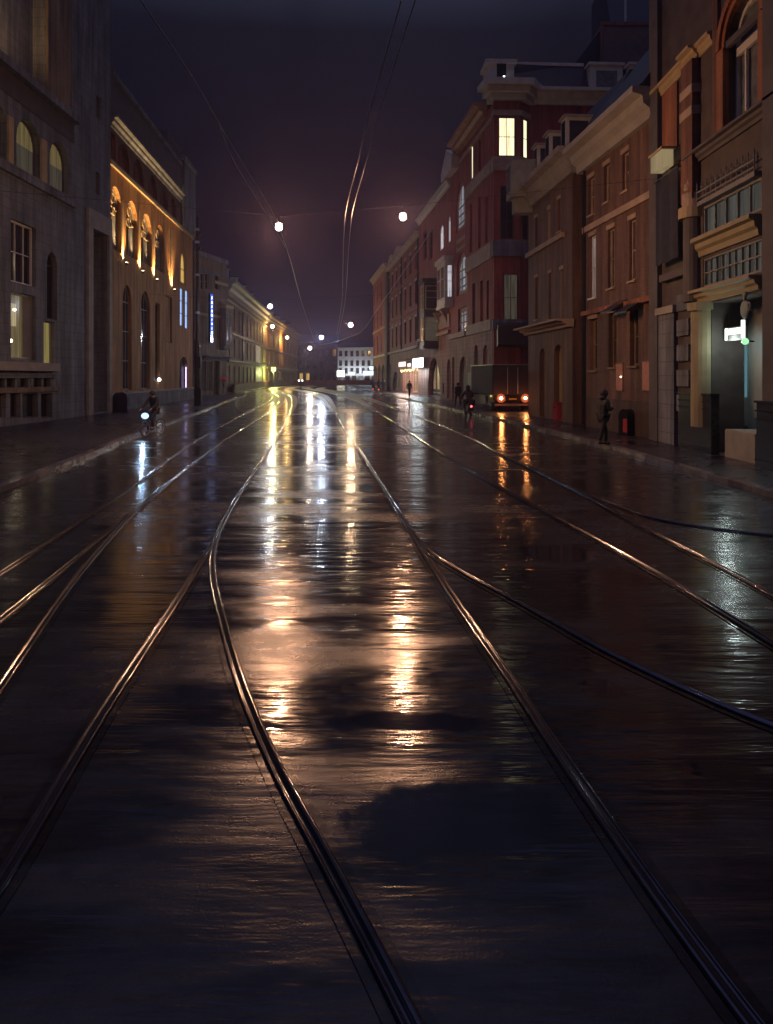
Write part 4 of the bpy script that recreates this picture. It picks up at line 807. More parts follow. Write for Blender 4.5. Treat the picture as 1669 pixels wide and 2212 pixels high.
z = d.px(1186, 706)[1]; f.cornice('canopy', -.2, L_ + .1, z - .25, z + .15, .9, BAND)
bm = B(); prism_u(bm, [(.3, 13.9), (2.2, 17.2), (8.8, 17.2), (9, 12.95)], 0, L_ + 1.9); f.put('roof', bm, SLATE)
for x in (1159, 1185, 1220):
    u, z0 = d.px(x, 360, -.2); wd = .42; zt = d.px(x, {1159: 318, 1185: 292, 1220: 258}[x], -.2)[1]; z0 = 13.91
    bm = B(); box(bm, u - wd, u + wd, .12, 1.8, z0, zt); dm = f.put('dormer', bm, CREAM); bm = B(); box(bm, u - wd + .14, u + wd - .14, .09, .13, z0 + .15, zt - .15); mesh_obj('pane', bm, GLASS, dm)
    bm = B(); box(bm, u + wd - .01, u + wd + .03, .3, 1.3, z0 + .2, zt - .2); mesh_obj('side_panel', bm, SLATE, dm); bm = B(); box(bm, u - wd - .1, u + wd + .1, 0, 1.9, zt, zt + .12); mesh_obj('dormer_roof', bm, FASCIA, dm)
zt, zb = 2.5 + (812 - 352) / 1600 * 45, 2.5 + (812 - 462) / 1600 * 45
bm = B(); prism_z(bm, [(-.35, .3), (-.35, -1.3), (.9, -1.3), (1.3, .02), (1.3, .3)], zb + .9, zt); o = f.put('hanging_oriel', bm, pmat('grey_green_paint', (.26, .27, .22), .5, var=.3)); bm = B(); prism_z(bm, [(-.1, .3), (-.1, -1.0), (.6, -1.0), (1.0, .02), (1.0, .3)], zb, zb + .89); mesh_obj('oriel_base', bm, MATS['grey_green_paint'], o)
bm = B(); box(bm, -.2, .75, -1.33, -1.29, zb + 1.3, zt - .3); mesh_obj('pane', bm, GLASSW, o)
f = building('brown_brick_building', 'brown brick building on the right with a wide grey fascia and dark roof', dp(1262, 35.3), dp(1418, 27.75)); d = f; L_ = f.L
for x0, x1, y0, y1 in ((1271, 1283, 384, 464), (1305, 1317, 356, 436), (1344, 1358, 329, 412)): d.wpx(x0, y0, x1, y1, frame=BAND, pane=GLASS, nx=2, ny=2, r=.22, fw=.07, sill=True)
d.wpx(1274, 509, 1287, 643, frame=WHITE, pane=LIT_GREY, nx=2, ny=2, r=.2, fw=.09, sill=True)
for x0, x1, y0, y1 in ((1313, 1327, 494, 622), (1359, 1373, 474, 606)): d.wpx(x0, y0, x1, y1, frame=BAND, pane=GLASS, nx=2, ny=2, r=.22, fw=.08, sill=True)
for x0, x1, y0, y1 in ((1273, 1289, 689, 800), (1314, 1331, 676, 793), (1360, 1378, 662, 790)): d.wpx(x0, y0, x1, y1, frame=B_TN, pane=GLASS, nx=1, ny=2, r=.3, fw=.1, sill=True)
f.wall(0, 12.35, B_BR, depth=9)
for (a_, b_, c_, e_, ar, rr) in list(f.open): f.bx('lintel', a_ - .1, b_ + .1, e_ + .01, e_ + .2, .05, BAND)
bm = B(); cyl(bm, (.25, -.09, .1), (.25, -.09, 12.2), .06, n=8); f.put('downpipe', bm, BLACKM)
f.cornice('cornice', -.4, L_ + .02, 12.2, 13.35, .95, pmat('grey_fascia', (.36, .34, .31), .6, var=.2))
bm = B(); prism_u(bm, [(-.5, 13.36), (-.55, 13.5), (3.2, 18.2), (9, 18.2), (9, 12.4)], -.4, L_ + .02); f.put('roof', bm, SLATE)
z = d.px(1338, 458)[1]; f.bx('string_course', 0, L_, z - .14, z + .14, .12, BAND); z = d.px(1338, 661)[1]; f.bx('string_course', 0, L_, z - .1, z + .1, .2, B_BO); f.bx('plinth', 0, L_, 0, 1.5, .06, B_BD)
for x in (1320, 1352):
    z0 = d.px(x, 660)[1]; bm = B(); u = d.ux(x, .5); prism_u(bm, [(-.02, z0 + .1), (-.7, z0 - .35), (-.7, z0 - .43), (-.02, z0 - .1)], u - .7, u + .5); f.put('awning', bm, DARKW)
POSTM = pmat('faded_pink_poster', (.46, .23, .17), .6, var=.25, vscale=4)
for x0, x1, y0, y1, lab in ((1332, 1346, 786, 842, 'narrow faded pink poster on the brown brick wall'), (1389, 1412, 781, 842, 'wide faded pink poster on the brown brick wall')):
    u0, u1, z0, z1 = d.rect(x0, y0, x1, y1); p = thing('poster_panel', lab, 'poster', f.loc((u0 + u1) / 2, -.01, z0), math.atan2(f.d.y, f.d.x)); w = (u1 - u0) / 2
    bm = B(); box(bm, -w, w, -.03, 0, 0, z1 - z0); mesh_obj('sheet', bm, POSTM, p)
    bm = B(); box(bm, -w - .04, w + .04, -.045, 0, z1 - z0, z1 - z0 + .05); box(bm, -w - .04, w + .04, -.045, 0, -.05, 0); mesh_obj('frame', bm, B_TN, p)
    if x0 < 1340: bm = B(); ball(bm, (w * .6, -.05, (z1 - z0) * .5), .025, 1); mesh_obj('bulb', bm, BULB, p)

# stone and brick building at the right edge
f = building('ornate_building', 'dark brick and stone building at the right edge with a lit entrance', (10.05, 27.62), (10.05, 11)); d = f; L_ = f.L
d.wpx(1574, -12, 1650, 252, arch=1.0, frame=WHITE, pane=GLASSW, nx=1, ny=1, r=.3, fw=.14)
u0, u1, z0, z1 = d.rect(1574, -12, 1650, 252)
bm = B(); zs = z1 - (u1 - u0) / 2; c = (u0 + u1) / 2; w = (u1 - u0) / 2
for r0, r1, pr in ((w + .01, w + .2, .14), (w + .2, w + .42, .22)):
    n = 16; q = []
    for i in range(n + 1):
        t = math.pi * i / n; q.append([bm.verts.new((c + r * math.cos(t), y, zs + r * math.sin(t))) for r, y in ((r0, .02), (r0, -pr), (r1, -pr), (r1, .02))])
    for a, b2 in zip(q[:-1], q[1:]):
        for j in range(4): bm.faces.new((a[j], a[(j + 1) % 4], b2[(j + 1) % 4], b2[j]))
box(bm, u0 - .42, u0 - .01, -.18, .02, z0 - .05, zs); box(bm, u1 + .01, u1 + .42, -.18, .02, z0 - .05, zs); f.put('window_surround', bm, B_BO)
bm = B(); zz = d.px(1605, 90)[1]; box(bm, u0 + .12, u1 - .12, .16, .26, zz - .12, zz + .12); box(bm, u0 + .6, u0 + .68, .18, .26, z0 + .1, zz); f.put('transom', bm, WHITE)
ue0, ue1 = d.ux(1537), d.ux(1646); d.open.append((ue0, ue1, .15, 4.75, 0, 1.1))
us0, us1 = d.ux(1519), d.ux(1645)
d.window(us0, us1, 6.95, 7.85, frame=GREYP, pane=glow('grey_green_shop', (.85, .86, .76), .045, .45, 5), nx=5, ny=1, r=.12, fw=.07, name='shopfront_glazing'); d.window(us0, us1, 5.3, 6.2, frame=GREYP, pane=glow('grey_green_shop', (.85, .86, .76), .045, .45, 5), nx=9, ny=2, r=.12, fw=.06, name='shopfront_glazing')
d.window(d.ux(1700), d.ux(1850), 1, 4.5, frame=DARKW, pane=GLASS, nx=3, ny=2, r=.3)
f.wall(0, 21.5, pmat('dark_stone_wall', (.085, .065, .055), .7, var=.45, bump=.2), depth=9)
f.cornice('cornice', 0, L_, 20.6, 21.6, .8, STONE_D)
BR2 = B_BO
z = 12.95
for x0, x1, pr in ((1412, 1486, .22), (1486, 1513, .42), (1513, 1542, .22)): f.cornice('ledge', d.ux(x0), d.ux(x1), z - .25, z + .15, pr, TAN)
f.bx('string_course', d.ux(1560), L_, 12.1, 12.3, .1, STONE_D)
f.bx('brick_panel', d.ux(1434), d.ux(1466), 10.4, z - .3, .07, B_BO); f.bx('pier', d.ux(1487), d.ux(1512), 8.2, z - .26, .26, B_RB)
for zz in (11.6, 10.9): f.bx('pier_band', d.ux(1486), d.ux(1513), zz, zz + .28, .29, BAND)
f.bx('pilaster', d.ux(1412), d.ux(1430), 0, 20.5, .18, STONE_D); f.bx('pilaster', d.ux(1545), d.ux(1556), 9.5, 20.5, .1, B_RB)
f.cornice('belt_course', d.ux(1490), L_, 9.35, 9.7, .3, STONE_D)
f.bx('edge_pier', d.ux(1646, .3), d.ux(1690, .3), 0, 20, .3, STONE_D)
# half columns framing the shopfront
def half_col(x0, x1, z0, z1, m, nm='column', pr=1.0):
    u0, u1 = d.ux(x0), d.ux(x1); r = (u1 - u0) / 2; bm = B(); prism_z(bm, [((u0 + u1) / 2 - r * math.cos(math.pi * k / 10), .02 - r * pr * math.sin(math.pi * k / 10)) for k in range(11)], z0, z1); return f.put(nm, bm, m)
half_col(1491, 1513, 4.9, 7.6, STONE_D); half_col(1487, 1517, 7.6, 7.95, TAN, 'capital'); half_col(1490, 1514, 7.95, 8.4, BAND, 'capital')
bm = B(); u = d.ux(1502); ball(bm, (u, -.18, 8.62), .2, 2); cyl(bm, (u, -.18, 8.7), (u, -.18, 9.2), .1, .05, 10); f.put('finial', bm, BAND)
half_col(1510, 1536, .9, 4.55, pmat('yellow_stone', (.34, .29, .16), .6, var=.2)); half_col(1507, 1539, 4.55, 4.8, MATS['yellow_stone'], 'capital')
f.cornice('architrave', d.ux(1508), d.ux(1645), 4.82, 5.22, .35, MATS['yellow_stone']); f.cornice('architrave', d.ux(1514), d.ux(1645), 6.28, 6.85, .35, MATS['yellow_stone']); f.bx('sill_course', us0, us1, 7.86, 8.0, .2, GREYP)
f.bx('corner_pilaster', d.ux(1429), d.ux(1464), .0, 4.7, .14, STONE); f.bx('corner_pilaster_cap', d.ux(1427), d.ux(1466), 4.7, 4.95, .22, STONE_L)
for k in range(5): f.bx('quoin', d.ux(1467), d.ux(1493), 1.3 + k * .85, 1.3 + k * .85 + .55, .1, STONE)
f.bx('pedestal', d.ux(1438), d.ux(1492), 5.85, 6.1, .25, STONE_D)
# cresting rail on the shopfront
bm = B(); cyl(bm, (us0, -.2, 8.3), (us1, -.2, 8.3), .025, n=6); cyl(bm, (us0, -.2, 8.1), (us1, -.2, 8.1), .02, n=6)
for i in range(12):
    u = us0 + (us1 - us0) * i / 11; cyl(bm, (u, -.2, 8.0), (u, -.2, 8.5), .02, n=6); cyl(bm, (u, -.2, 8.5), (u, -.2, 8.62), .03, .005, 6); cyl(bm, (u - .08, -.2, 8.42), (u + .08, -.2, 8.42), .014, n=5)
f.put('cresting', bm, GREYP)
# polished plinths either side of the entrance
def plinth(x0, x1, z1, pr):
    u0, u1 = d.ux(x0, pr), d.ux(x1, pr); o = f.bx('polished_plinth', u0, u1, .0, z1, pr, POLISH, bev=.015)
    for zz in (.32, z1 - .42, z1 - .2): bm = B(); cyl(bm, (u0 - .02, -pr - .01, zz), (u1 + .02, -pr - .01, zz), .025, n=8); mesh_obj('moulding', bm, POLISH, o)
    bm = B(); box(bm, u0 - .04, u1 + .04, -pr - .05, .02, z1, z1 + .06); mesh_obj('plinth_cap', bm, POLISH, o)
plinth(1466, 1536, 1.9, .22); plinth(1633, 1760, 1.8, .42)
# entrance back wall, door, step
e = f.sub(f.loc(ue0, 1.1), f.loc(ue1, 1.1))
e.bx('entrance_wall', -.02, e.L + .02, .12, 4.78, -.0, GREYP, back=.2)
u0, u1, z0, z1 = e.rect(1572, 752, 1613, 927); z0 = .95
bm = B(); box(bm, u0, u1, -.06, .0, z0, z1); dr = e.put('door', bm, pmat('navy_black_paint', (.012, .012, .02), .25, var=.3))
bm = B(); box(bm, u0 - .09, u0, -.1, .0, .95, z1 + .08); box(bm, u1, u1 + .09, -.1, .0, .95, z1 + .08); box(bm, u0, u1, -.1, .0, z1, z1 + .08); mesh_obj('door_frame', bm, GREYP, dr)
bm = B(); rnd = random.Random(2)
for k in range(6):
    zz = z1 - .16 - k * .15; x = u0 + .12
    while x < u1 - .14:
        w = rnd.uniform(.02, .07); box(bm, x, x + w, -.066, -.061, zz - .02, zz + .02); x += w + rnd.uniform(.02, .05)
mesh_obj('lettering', bm, pmat('faded_white_lettering', (.35, .35, .42), .5), dr)
bm = B(); cyl(bm, (u1 - .1, -.12, 1.9), (u1 - .1, -.12, 2.3), .015, n=6); mesh_obj('handle', bm, STEELW, dr)
bm = B(); u0, u1, z0, z1 = d.rect(1565, 929, 1631, 1000, .05); box(bm, u0, u1, -.05, 1.08, .0, .93); bmesh.ops.bevel(bm, geom=bm.edges[:], offset=.02, segments=2, affect='EDGES'); f.put('entrance_step', bm, pmat('pale_worn_stone', (.36, .34, .28), .6, var=.25))
# things fixed to it
rz = math.atan2(f.d.y, f.d.x)
u0, u1, z0, z1 = d.rect(1567, 706, 1607, 735, -.3); sg = thing('entrance_sign', 'small white illuminated sign hanging over the dark entrance door', 'sign', f.loc((u0 + u1) / 2, .3, z0), rz); w = (u1 - u0) / 2; h = z1 - z0
bm = B(); box(bm, -w, w, -.02, .10, 0, h); mesh_obj('casing', bm, GREYP, sg)
SF = glow('white_sign_face', (.88, 1, .95), 2.2)
bm = B(); box(bm, -w + .03, -w + .17, -.036, -.021, .02, h - .02); box(bm, -w + .17, w - .02, -.036, -.021, h * .45, h - .04); mesh_obj('face', bm, SF, sg)
bm = B(); box(bm, -w - .02, -w, -.02, .1, .03, h - .02); mesh_obj('green_edge', bm, glow('green_edge_light', (.35, .8, .55), .35), sg)
bm = B(); [cyl(bm, (x, .04, h), (x, .04, h + .7), .012, n=6) for x in (-w * .7, w * .7)]; mesh_obj('rod', bm, BLACKM, sg)
lamp('entrance_light', 'POINT', 26, (.78, .95, .92), f.loc((u0 + u1) / 2, .12, z0 - .12), sg, shadow_soft_size=.12)
u, z = d.px(1616, 668); em = thing('hanging_emblem', 'grey-green round emblem with a curled handle above the green lamp', 'emblem', f.loc(u, -.1, z), rz)
bm = B(); ball(bm, (0, 0, 0), .26, 3, (.9, .22, 1)); mesh_obj('disc', bm, pmat('verdigris', (.24, .33, .28), .5, var=.3), em); bm = B(); torus(bm, (.22, 0, .06), .11, .028, 'y', 18, 6); mesh_obj('ring', bm, GREYP, em); bm = B(); ball(bm, (.02, 0, .4), .1, 2, (1, .6, 1)); cyl(bm, (.02, 0, .24), (.02, 0, .34), .05, n=8); mesh_obj('crown', bm, MATS['verdigris'], em)
bm = B(); cyl(bm, (0, .05, .1), (0, .5, .35), .02, n=6); mesh_obj('bracket', bm, BLACKM, em)
u, z = d.px(1611, 690); tl = thing('neon_lamp', 'green globe lamp under a white tube beside the entrance', 'lamp', f.loc(u + .1, -.1, z - .62), rz)
bm = B(); ball(bm, (.06, 0, 0), .1, 2); mesh_obj('globe', bm, glow('green_globe_light', (.42, .95, .5), .9), tl); bm = B(); cyl(bm, (-.06, 0, .1), (-.06, 0, .6), .055, n=10); mesh_obj('white_tube', bm, glow('white_tube_light', (.95, 1, .98), 1.8), tl)
bm = B(); cyl(bm, (.1, 0, -.14), (.1, 0, -1.55), .035, n=8); mesh_obj('teal_tube', bm, glow('teal_tube_light', (.16, .42, .48), .38), tl); bm = B(); cyl(bm, (.06, .04, 0), (.06, .25, 0), .02, n=6); mesh_obj('bracket', bm, BLACKM, tl)
u0, u1, z0, z1 = d.rect(1416, 332, 1443, 366, .5); wl_ = thing('lantern_box', 'cream box lantern high on the dark corner pilaster', 'lamp', f.loc((u0 + u1) / 2, -.5, z0), rz); w = (u1 - u0) / 2
bm = B(); prism_z(bm, [(-w * .9, -.2), (w * .9, -.2), (w * .9, .2), (-w * .9, .2)], 0, z1 - z0); mesh_obj('shade', bm, glow('cream_lantern_light', (1, .76, .4), .2, .15, 3), wl_)
bm = B(); box(bm, -w - .05, w + .05, -.25, .25, z1 - z0, z1 - z0 + .08); box(bm, -w * .6, w * .6, .2, .48, .1, .25); mesh_obj('cap', bm, TAN, wl_)
bn = thing('banner', 'long dark navy banner hanging on the right corner building', 'banner', f.loc(d.ux(1460), -.35, 6.45), rz); bm = B(); n = 10; w = (d.ux(1487, .35) - d.ux(1437, .35)) / 2
rows = [[bm.verts.new((-w + 2 * w * i / n, .05 * math.sin(i * 1.3) + o, zz)) for i in range(n + 1)] for zz, o in ((0, 0), (3.0, 0), (3.0, .02), (0, .02))]
for a, b2 in zip(rows, rows[1:] + rows[:1]):
    for i in range(n): bm.faces.new((a[i], a[i + 1], b2[i + 1], b2[i]))
mesh_obj('cloth', bm, pmat('navy_cloth', (.02, .022, .042), .8, var=.4, vscale=3), bn); bm = B(); cyl(bm, (-w - .1, 0, 3.03), (w + .1, 0, 3.03), .03, n=8); [cyl(bm, (x, 0, 3.03), (x, .34, 3.03), .02, n=6) for x in (-w, w)]; mesh_obj('pole', bm, BLACKM, bn)

# ---------------------------------------------------------------- street lamps on span wires
def interp(T, y):
    for (a, x0), (b, x1) in zip(T[:-1], T[1:]):
        if a <= y <= b: return x0 + (x1 - x0) * (y - a) / (b - a)
    return T[-1][1]
LF = [(0, -18), (47.8, -18.05), (48.6, -18.2), (76, -19.9), (88, -22.9), (105, -22.7), (163, -26.5), (254, -29)]
RF = [(0, 10.05), (27.6, 10.05), (35, 9.5), (45.4, 8.7), (59.7, 8.53), (76.2, 6.6), (96.2, 4.25), (130.7, .2), (158, -3)]
def opal(name, col, s):                    # lit opal glass: glows and lets the light of the bulb inside through
    if name in MATS: return MATS[name]
    m = bpy.data.materials.new(name); m.use_nodes = True; nt = m.node_tree; nt.nodes.clear()
    o = N(nt, 'ShaderNodeOutputMaterial'); e = N(nt, 'ShaderNodeEmission', Strength=s, Color=tuple(col) + (1,)); t = N(nt, 'ShaderNodeBsdfTransparent'); a = N(nt, 'ShaderNodeAddShader')
    nt.links.new(e.outputs[0], a.inputs[0]); nt.links.new(t.outputs[0], a.inputs[1]); nt.links.new(a.outputs[0], o.inputs[0]); MATS[name] = m; return m
def street_lamp(label, px, py, d, r, col, s):
    p = at(px, py, d); t = thing('street_lamp', label, 'street lamp', p, 0, 'street lamps hung over the road')
    bm = B(); ball(bm, (0, 0, 0), r, 3); mesh_obj('globe', bm, opal('street_globe_%s_%d' % (col[2] > .8, s), tuple(.55 * c + .45 for c in col), 12), t, True)
    bm = B(); cyl(bm, (0, 0, r * 1.0), (0, 0, r * 1.5), r * 1.15, r * .35, 16); cyl(bm, (0, 0, r * 1.5), (0, 0, r * 1.5 + .22), .03, n=8); mesh_obj('cap', bm, BLACKM, t)
    lamp('bulb_light', 'POINT', s * math.pi * r * r * 4 * math.pi, col, p, t, shadow_soft_size=r * .8)
    return p, r * 1.5 + .22
def span_wire(label, pts):
    bm = B(); tube(bm, pts, .006, 5); tag(mesh_obj('span_wire', bm, BLACKM), label, 'wire', 'span wires holding the street lamps')
l1 = street_lamp('left of the two large bright street lamps over the road', 602, 491, 26.5, .12, (1, .50, .27), 1550)
l2 = street_lamp('right of the two large bright street lamps over the road', 870, 469, 26.5, .12, (1, .50, .27), 1550)
def up(l): return l[0] + Vector((0, 0, l[1]))
span_wire('thin span wire across the road carrying the two large lamps', [(-17.98, 26.5, 9.5), up(l1), up(l2), (10.0, 26.5, 9.6)])
for lab, px, py, d, r, col, s in (('cool white street lamp in front of the terrace roof on the left', 583, 662, 58.7, .17, (.68, .80, 1), 240), ('warm white street lamp right of the middle wires', 757, 702, 80, .24, (1, .66, .38), 300), ('white street lamp in the middle under the wires', 694, 729, 106, .27, (.72, .82, 1), 330), ('lowest white street lamp before the dark end building', 669, 752, 147, .34, (1, .84, .68), 300)):
    l = street_lamp(lab, px, py, d, r, col, s); q = up(l); xl, xr = interp(LF, d), interp(RF, d); s_ = .05
    span_wire('thin span wire of the ' + lab.split(' street')[0] + ' lamp', [(xl, d, q.z + (q.x - xl) * s_), q, (xr, d, q.z + (xr - q.x) * s_)])
tp = thing('twin_lamp_post', 'low post with two tiny white lamps at the far bend of the tracks', 'lamp post', gp(649, 842)); bm = B(); cyl(bm, (0, 0, 0), (0, 0, 1.6), .07, n=8); cyl(bm, (-.3, 0, 1.55), (.3, 0, 1.55), .04, n=6); mesh_obj('post', bm, BLACKM, tp)
for x in (-.3, .3): bm = B(); ball(bm, (x, 0, 1.66), .12, 2); mesh_obj('globe', bm, BULBW, tp)

# ---------------------------------------------------------------- overhead tram wires
def tram_wire(label, pts, r=.0075):
    bm = B(); tube(bm, spline(pts, 6), r, 6); tag(mesh_obj('tram_wire', bm, STEELW), label, 'wire', 'overhead tram wires')
def w6(x, y, z=6.0): return gp(x, y, z)
a = w6(330, 40); b = w6(418, 173); 
tram_wire('long left overhead wire passing by the left large lamp', [a + (a - b) * 3, a, b, w6(497, 309), w6(590, 462), w6(618, 535), w6(652, 655), w6(678, 734)], .0105)
tram_wire('short second overhead wire close beside the long left one', [w6(468, 260), w6(484, 301), w6(500, 339), w6(540, 408), w6(579, 469), w6(616, 534, 5.97)])
P = [w6(x, y) for x, y in ((848, 66), (797, 246), (775, 339), (748, 453), (742.5, 510), (738, 651), (727, 722))]
tram_wire('middle overhead wire above the centre track, the left strand', [P[0] + (P[0] - P[1]) * .7] + P)
Q = [p + Vector((.13 + .004 * i, 0, .0)) for i, p in enumerate(P)]
tram_wire('middle overhead wire above the centre track, the right strand', [Q[0] + (Q[0] - Q[1]) * .7] + Q)
tram_wire('slack cable running from the oriel house across the far street', [at(938, 488, 86), at(900, 545, 87), at(808, 678, 92), at(781, 716, 95), at(757, 727, 98), at(715, 741, 112), at(690, 744, 125)], .03)

# ---------------------------------------------------------------- mast on the left
m = thing('tram_mast', 'tall dark mast with clamps and boxes on the left pavement', 'mast', dp(425.5, 58.8, .12))
bm = B(); cyl(bm, (0, 0, 0), (0, 0, 5.2), .23, .21, 14); cyl(bm, (0, 0, 5.2), (0, 0, 15.0), .15, .10, 14); cyl(bm, (0, 0, 5.15), (0, 0, 5.3), .25, .2, 14); mesh_obj('pole', bm, BLACKM, m)
for z in (2.1, 3.9, 7.4, 10.4, 13.0, 14.0): bm = B(); cyl(bm, (0, 0, z - .09), (0, 0, z + .09), .25 if z < 5 else .17, n=14); mesh_obj('clamp', bm, STEELW if z > 5 else BLACKM, m)
bm = B(); box(bm, -.05, .33, -.26, .1, 3.0, 3.9); mesh_obj('signal_box', bm, BLACKM, m); bm = B(); box(bm, -.1, .36, -.28, .12, .1, 1.4); mesh_obj('switch_box', bm, BLACKM, m)
for z in (12.4, 13.6): bm = B(); cyl(bm, (.1, 0, z), (.3, -.1, z + .25), .1, .13, 10); mesh_obj('spotlight', bm, BLACKM, m)

# ---------------------------------------------------------------- truck
tr = thing('box_truck', 'dark box truck seen from behind with glowing tail lights by the side street', 'truck', (8.40, 49.4, .12), math.atan2(.115, 1)); TRK = tr
TB = pmat('truck_box_paint', (.035, .032, .031), .75, var=.3); TS = pmat('truck_skirt_paint', (.16, .13, .12), .45, var=.3); TYRE = pmat('tyre_rubber', (.015, .015, .016), .6, var=.3)
bm = B(); box(bm, -1.36, 1.36, 0, 6.2, 1.1, 3.1); bmesh.ops.bevel(bm, geom=bm.edges[:], offset=.03, segments=1, affect='EDGES'); cb = mesh_obj('cargo_box', bm, TB, tr)
bm = B(); box(bm, -1.30, -.012, -.035, -.001, 1.16, 3.0); box(bm, .012, 1.30, -.035, -.001, 1.16, 3.0); dr = mesh_obj('rear_door', bm, TB, cb)
bm = B(); [cyl(bm, (x, -.06, 1.2), (x, -.06, 2.95), .02, n=6) for x in (-.35, .35)]; mesh_obj('locking_bar', bm, STEELW, cb)
bm = B(); box(bm, -1.4, 1.4, -.05, 6.25, 3.1, 3.16); mesh_obj('roof_trim', bm, pmat('pale_aluminium', (.4, .4, .38), .4, metal=.6), tr)
bm = B(); box(bm, -1.25, 1.25, .05, 8.0, .62, 1.08); mesh_obj('chassis', bm, BLACKM, tr); bm = B(); box(bm, -1.34, 1.34, -.08, .05, .72, 1.06); mesh_obj('light_bar', bm, BLACKM, tr); bm = B(); box(bm, -1.2, 1.2, -.02, .08, .38, .52); mesh_obj('bumper', bm, TS, tr)
for x in (-1.33, 1.31): bm = B(); box(bm, x, x + .03, 2.0, 5.0, .45, 1.05); mesh_obj('side_skirt', bm, TS, tr)
bm = B(); box(bm, -1.2, 1.2, 6.4, 8.2, .7, 2.7); bmesh.ops.bevel(bm, geom=bm.edges[:], offset=.1, segments=2, affect='EDGES'); mesh_obj('cab', bm, TS, tr)
for x, y in ((-1.0, 1.2), (1.0, 1.2), (-1.05, 7.2), (1.05, 7.2)):
    bm = B(); torus(bm, (x, y, .45), .32, .13, 'x', 24, 8); cyl(bm, (x - .16, y, .45), (x + .16, y, .45), .33, n=20); wh = mesh_obj('wheel', bm, TYRE, tr); bm = B(); cyl(bm, (x - .18, y, .45), (x + .18, y, .45), .19, n=16); mesh_obj('rim', bm, GREYP, wh)
for x in (-.95, .95): bm = B(); box(bm, x - .25, x + .25, .4, .43, .15, .65); mesh_obj('mudflap', bm, TYRE, tr)
for x in (-.80, .86):
    bm = B(); cyl(bm, (x, -.06, .89), (x, -.115, .89), .30, .26, 20); tl_ = mesh_obj('tail_light', bm, glow('tail_light_halo', (1, .19, .08), .4), tr); bm = B(); ball(bm, (x, -.12, .89), .09, 2, (1, .5, 1)); mesh_obj('bulb', bm, glow('tail_light_glow', (1, .40, .11), 130), tl_)  # oversized glowing lens disc stands in for the red halo round the bulb
    lamp('tail_light_lamp', 'POINT', 14, (1, .22, .06), tr.matrix_basis @ Vector((x, -.42, .89)), tr, shadow_soft_size=.12)
bm = B(); box(bm, -1.46, -1.37, .1, .25, .98, 1.1); mesh_obj('marker_light', bm, glow('amber_marker', (1, .5, .12), .8), tr)
bm = B(); box(bm, -.26, .26, -.09, -.082, .78, .9); mesh_obj('number_plate', bm, pmat('plate_yellow', (.5, .36, .06), .4), tr)

# ---------------------------------------------------------------- people
def skin(name, V, E, R, mat, parent=None, sub=1):
    me = bpy.data.meshes.new(name); me.from_pydata(V, E, []); o = bpy.data.objects.new(name, me); C.objects.link(o); me.materials.append(mat)
    o.modifiers.new('Skin', 'SKIN'); 
    for i, r in enumerate(R): 
        rr = r if isinstance(r, tuple) else (r, r); me.skin_vertices[0].data[i].radius = rr
    me.skin_vertices[0].data[0].use_root = True
    sm = o.modifiers.new('Subdivision', 'SUBSURF'); sm.levels = sub; sm.render_levels = sub
    o.modifiers['Skin'].use_smooth_shade = True
    if parent: o.parent = parent
    return o
SKIN = pmat('skin_tone', (.32, .19, .13), .5, var=.1); HAIR = pmat('dark_hair', (.02, .016, .013), .6)
COATS = [pmat('black_coat', (.016, .016, .018), .75, var=.3), pmat('charcoal_coat', (.030, .027, .025), .75, var=.3), pmat('olive_coat', (.035, .035, .022), .75, var=.3), pmat('brown_coat', (.045, .03, .022), .75, var=.3)]
TROU = pmat('dark_trousers', (.014, .014, .018), .75, var=.3); SHOE = pmat('black_shoe', (.010, .010, .010), .4)
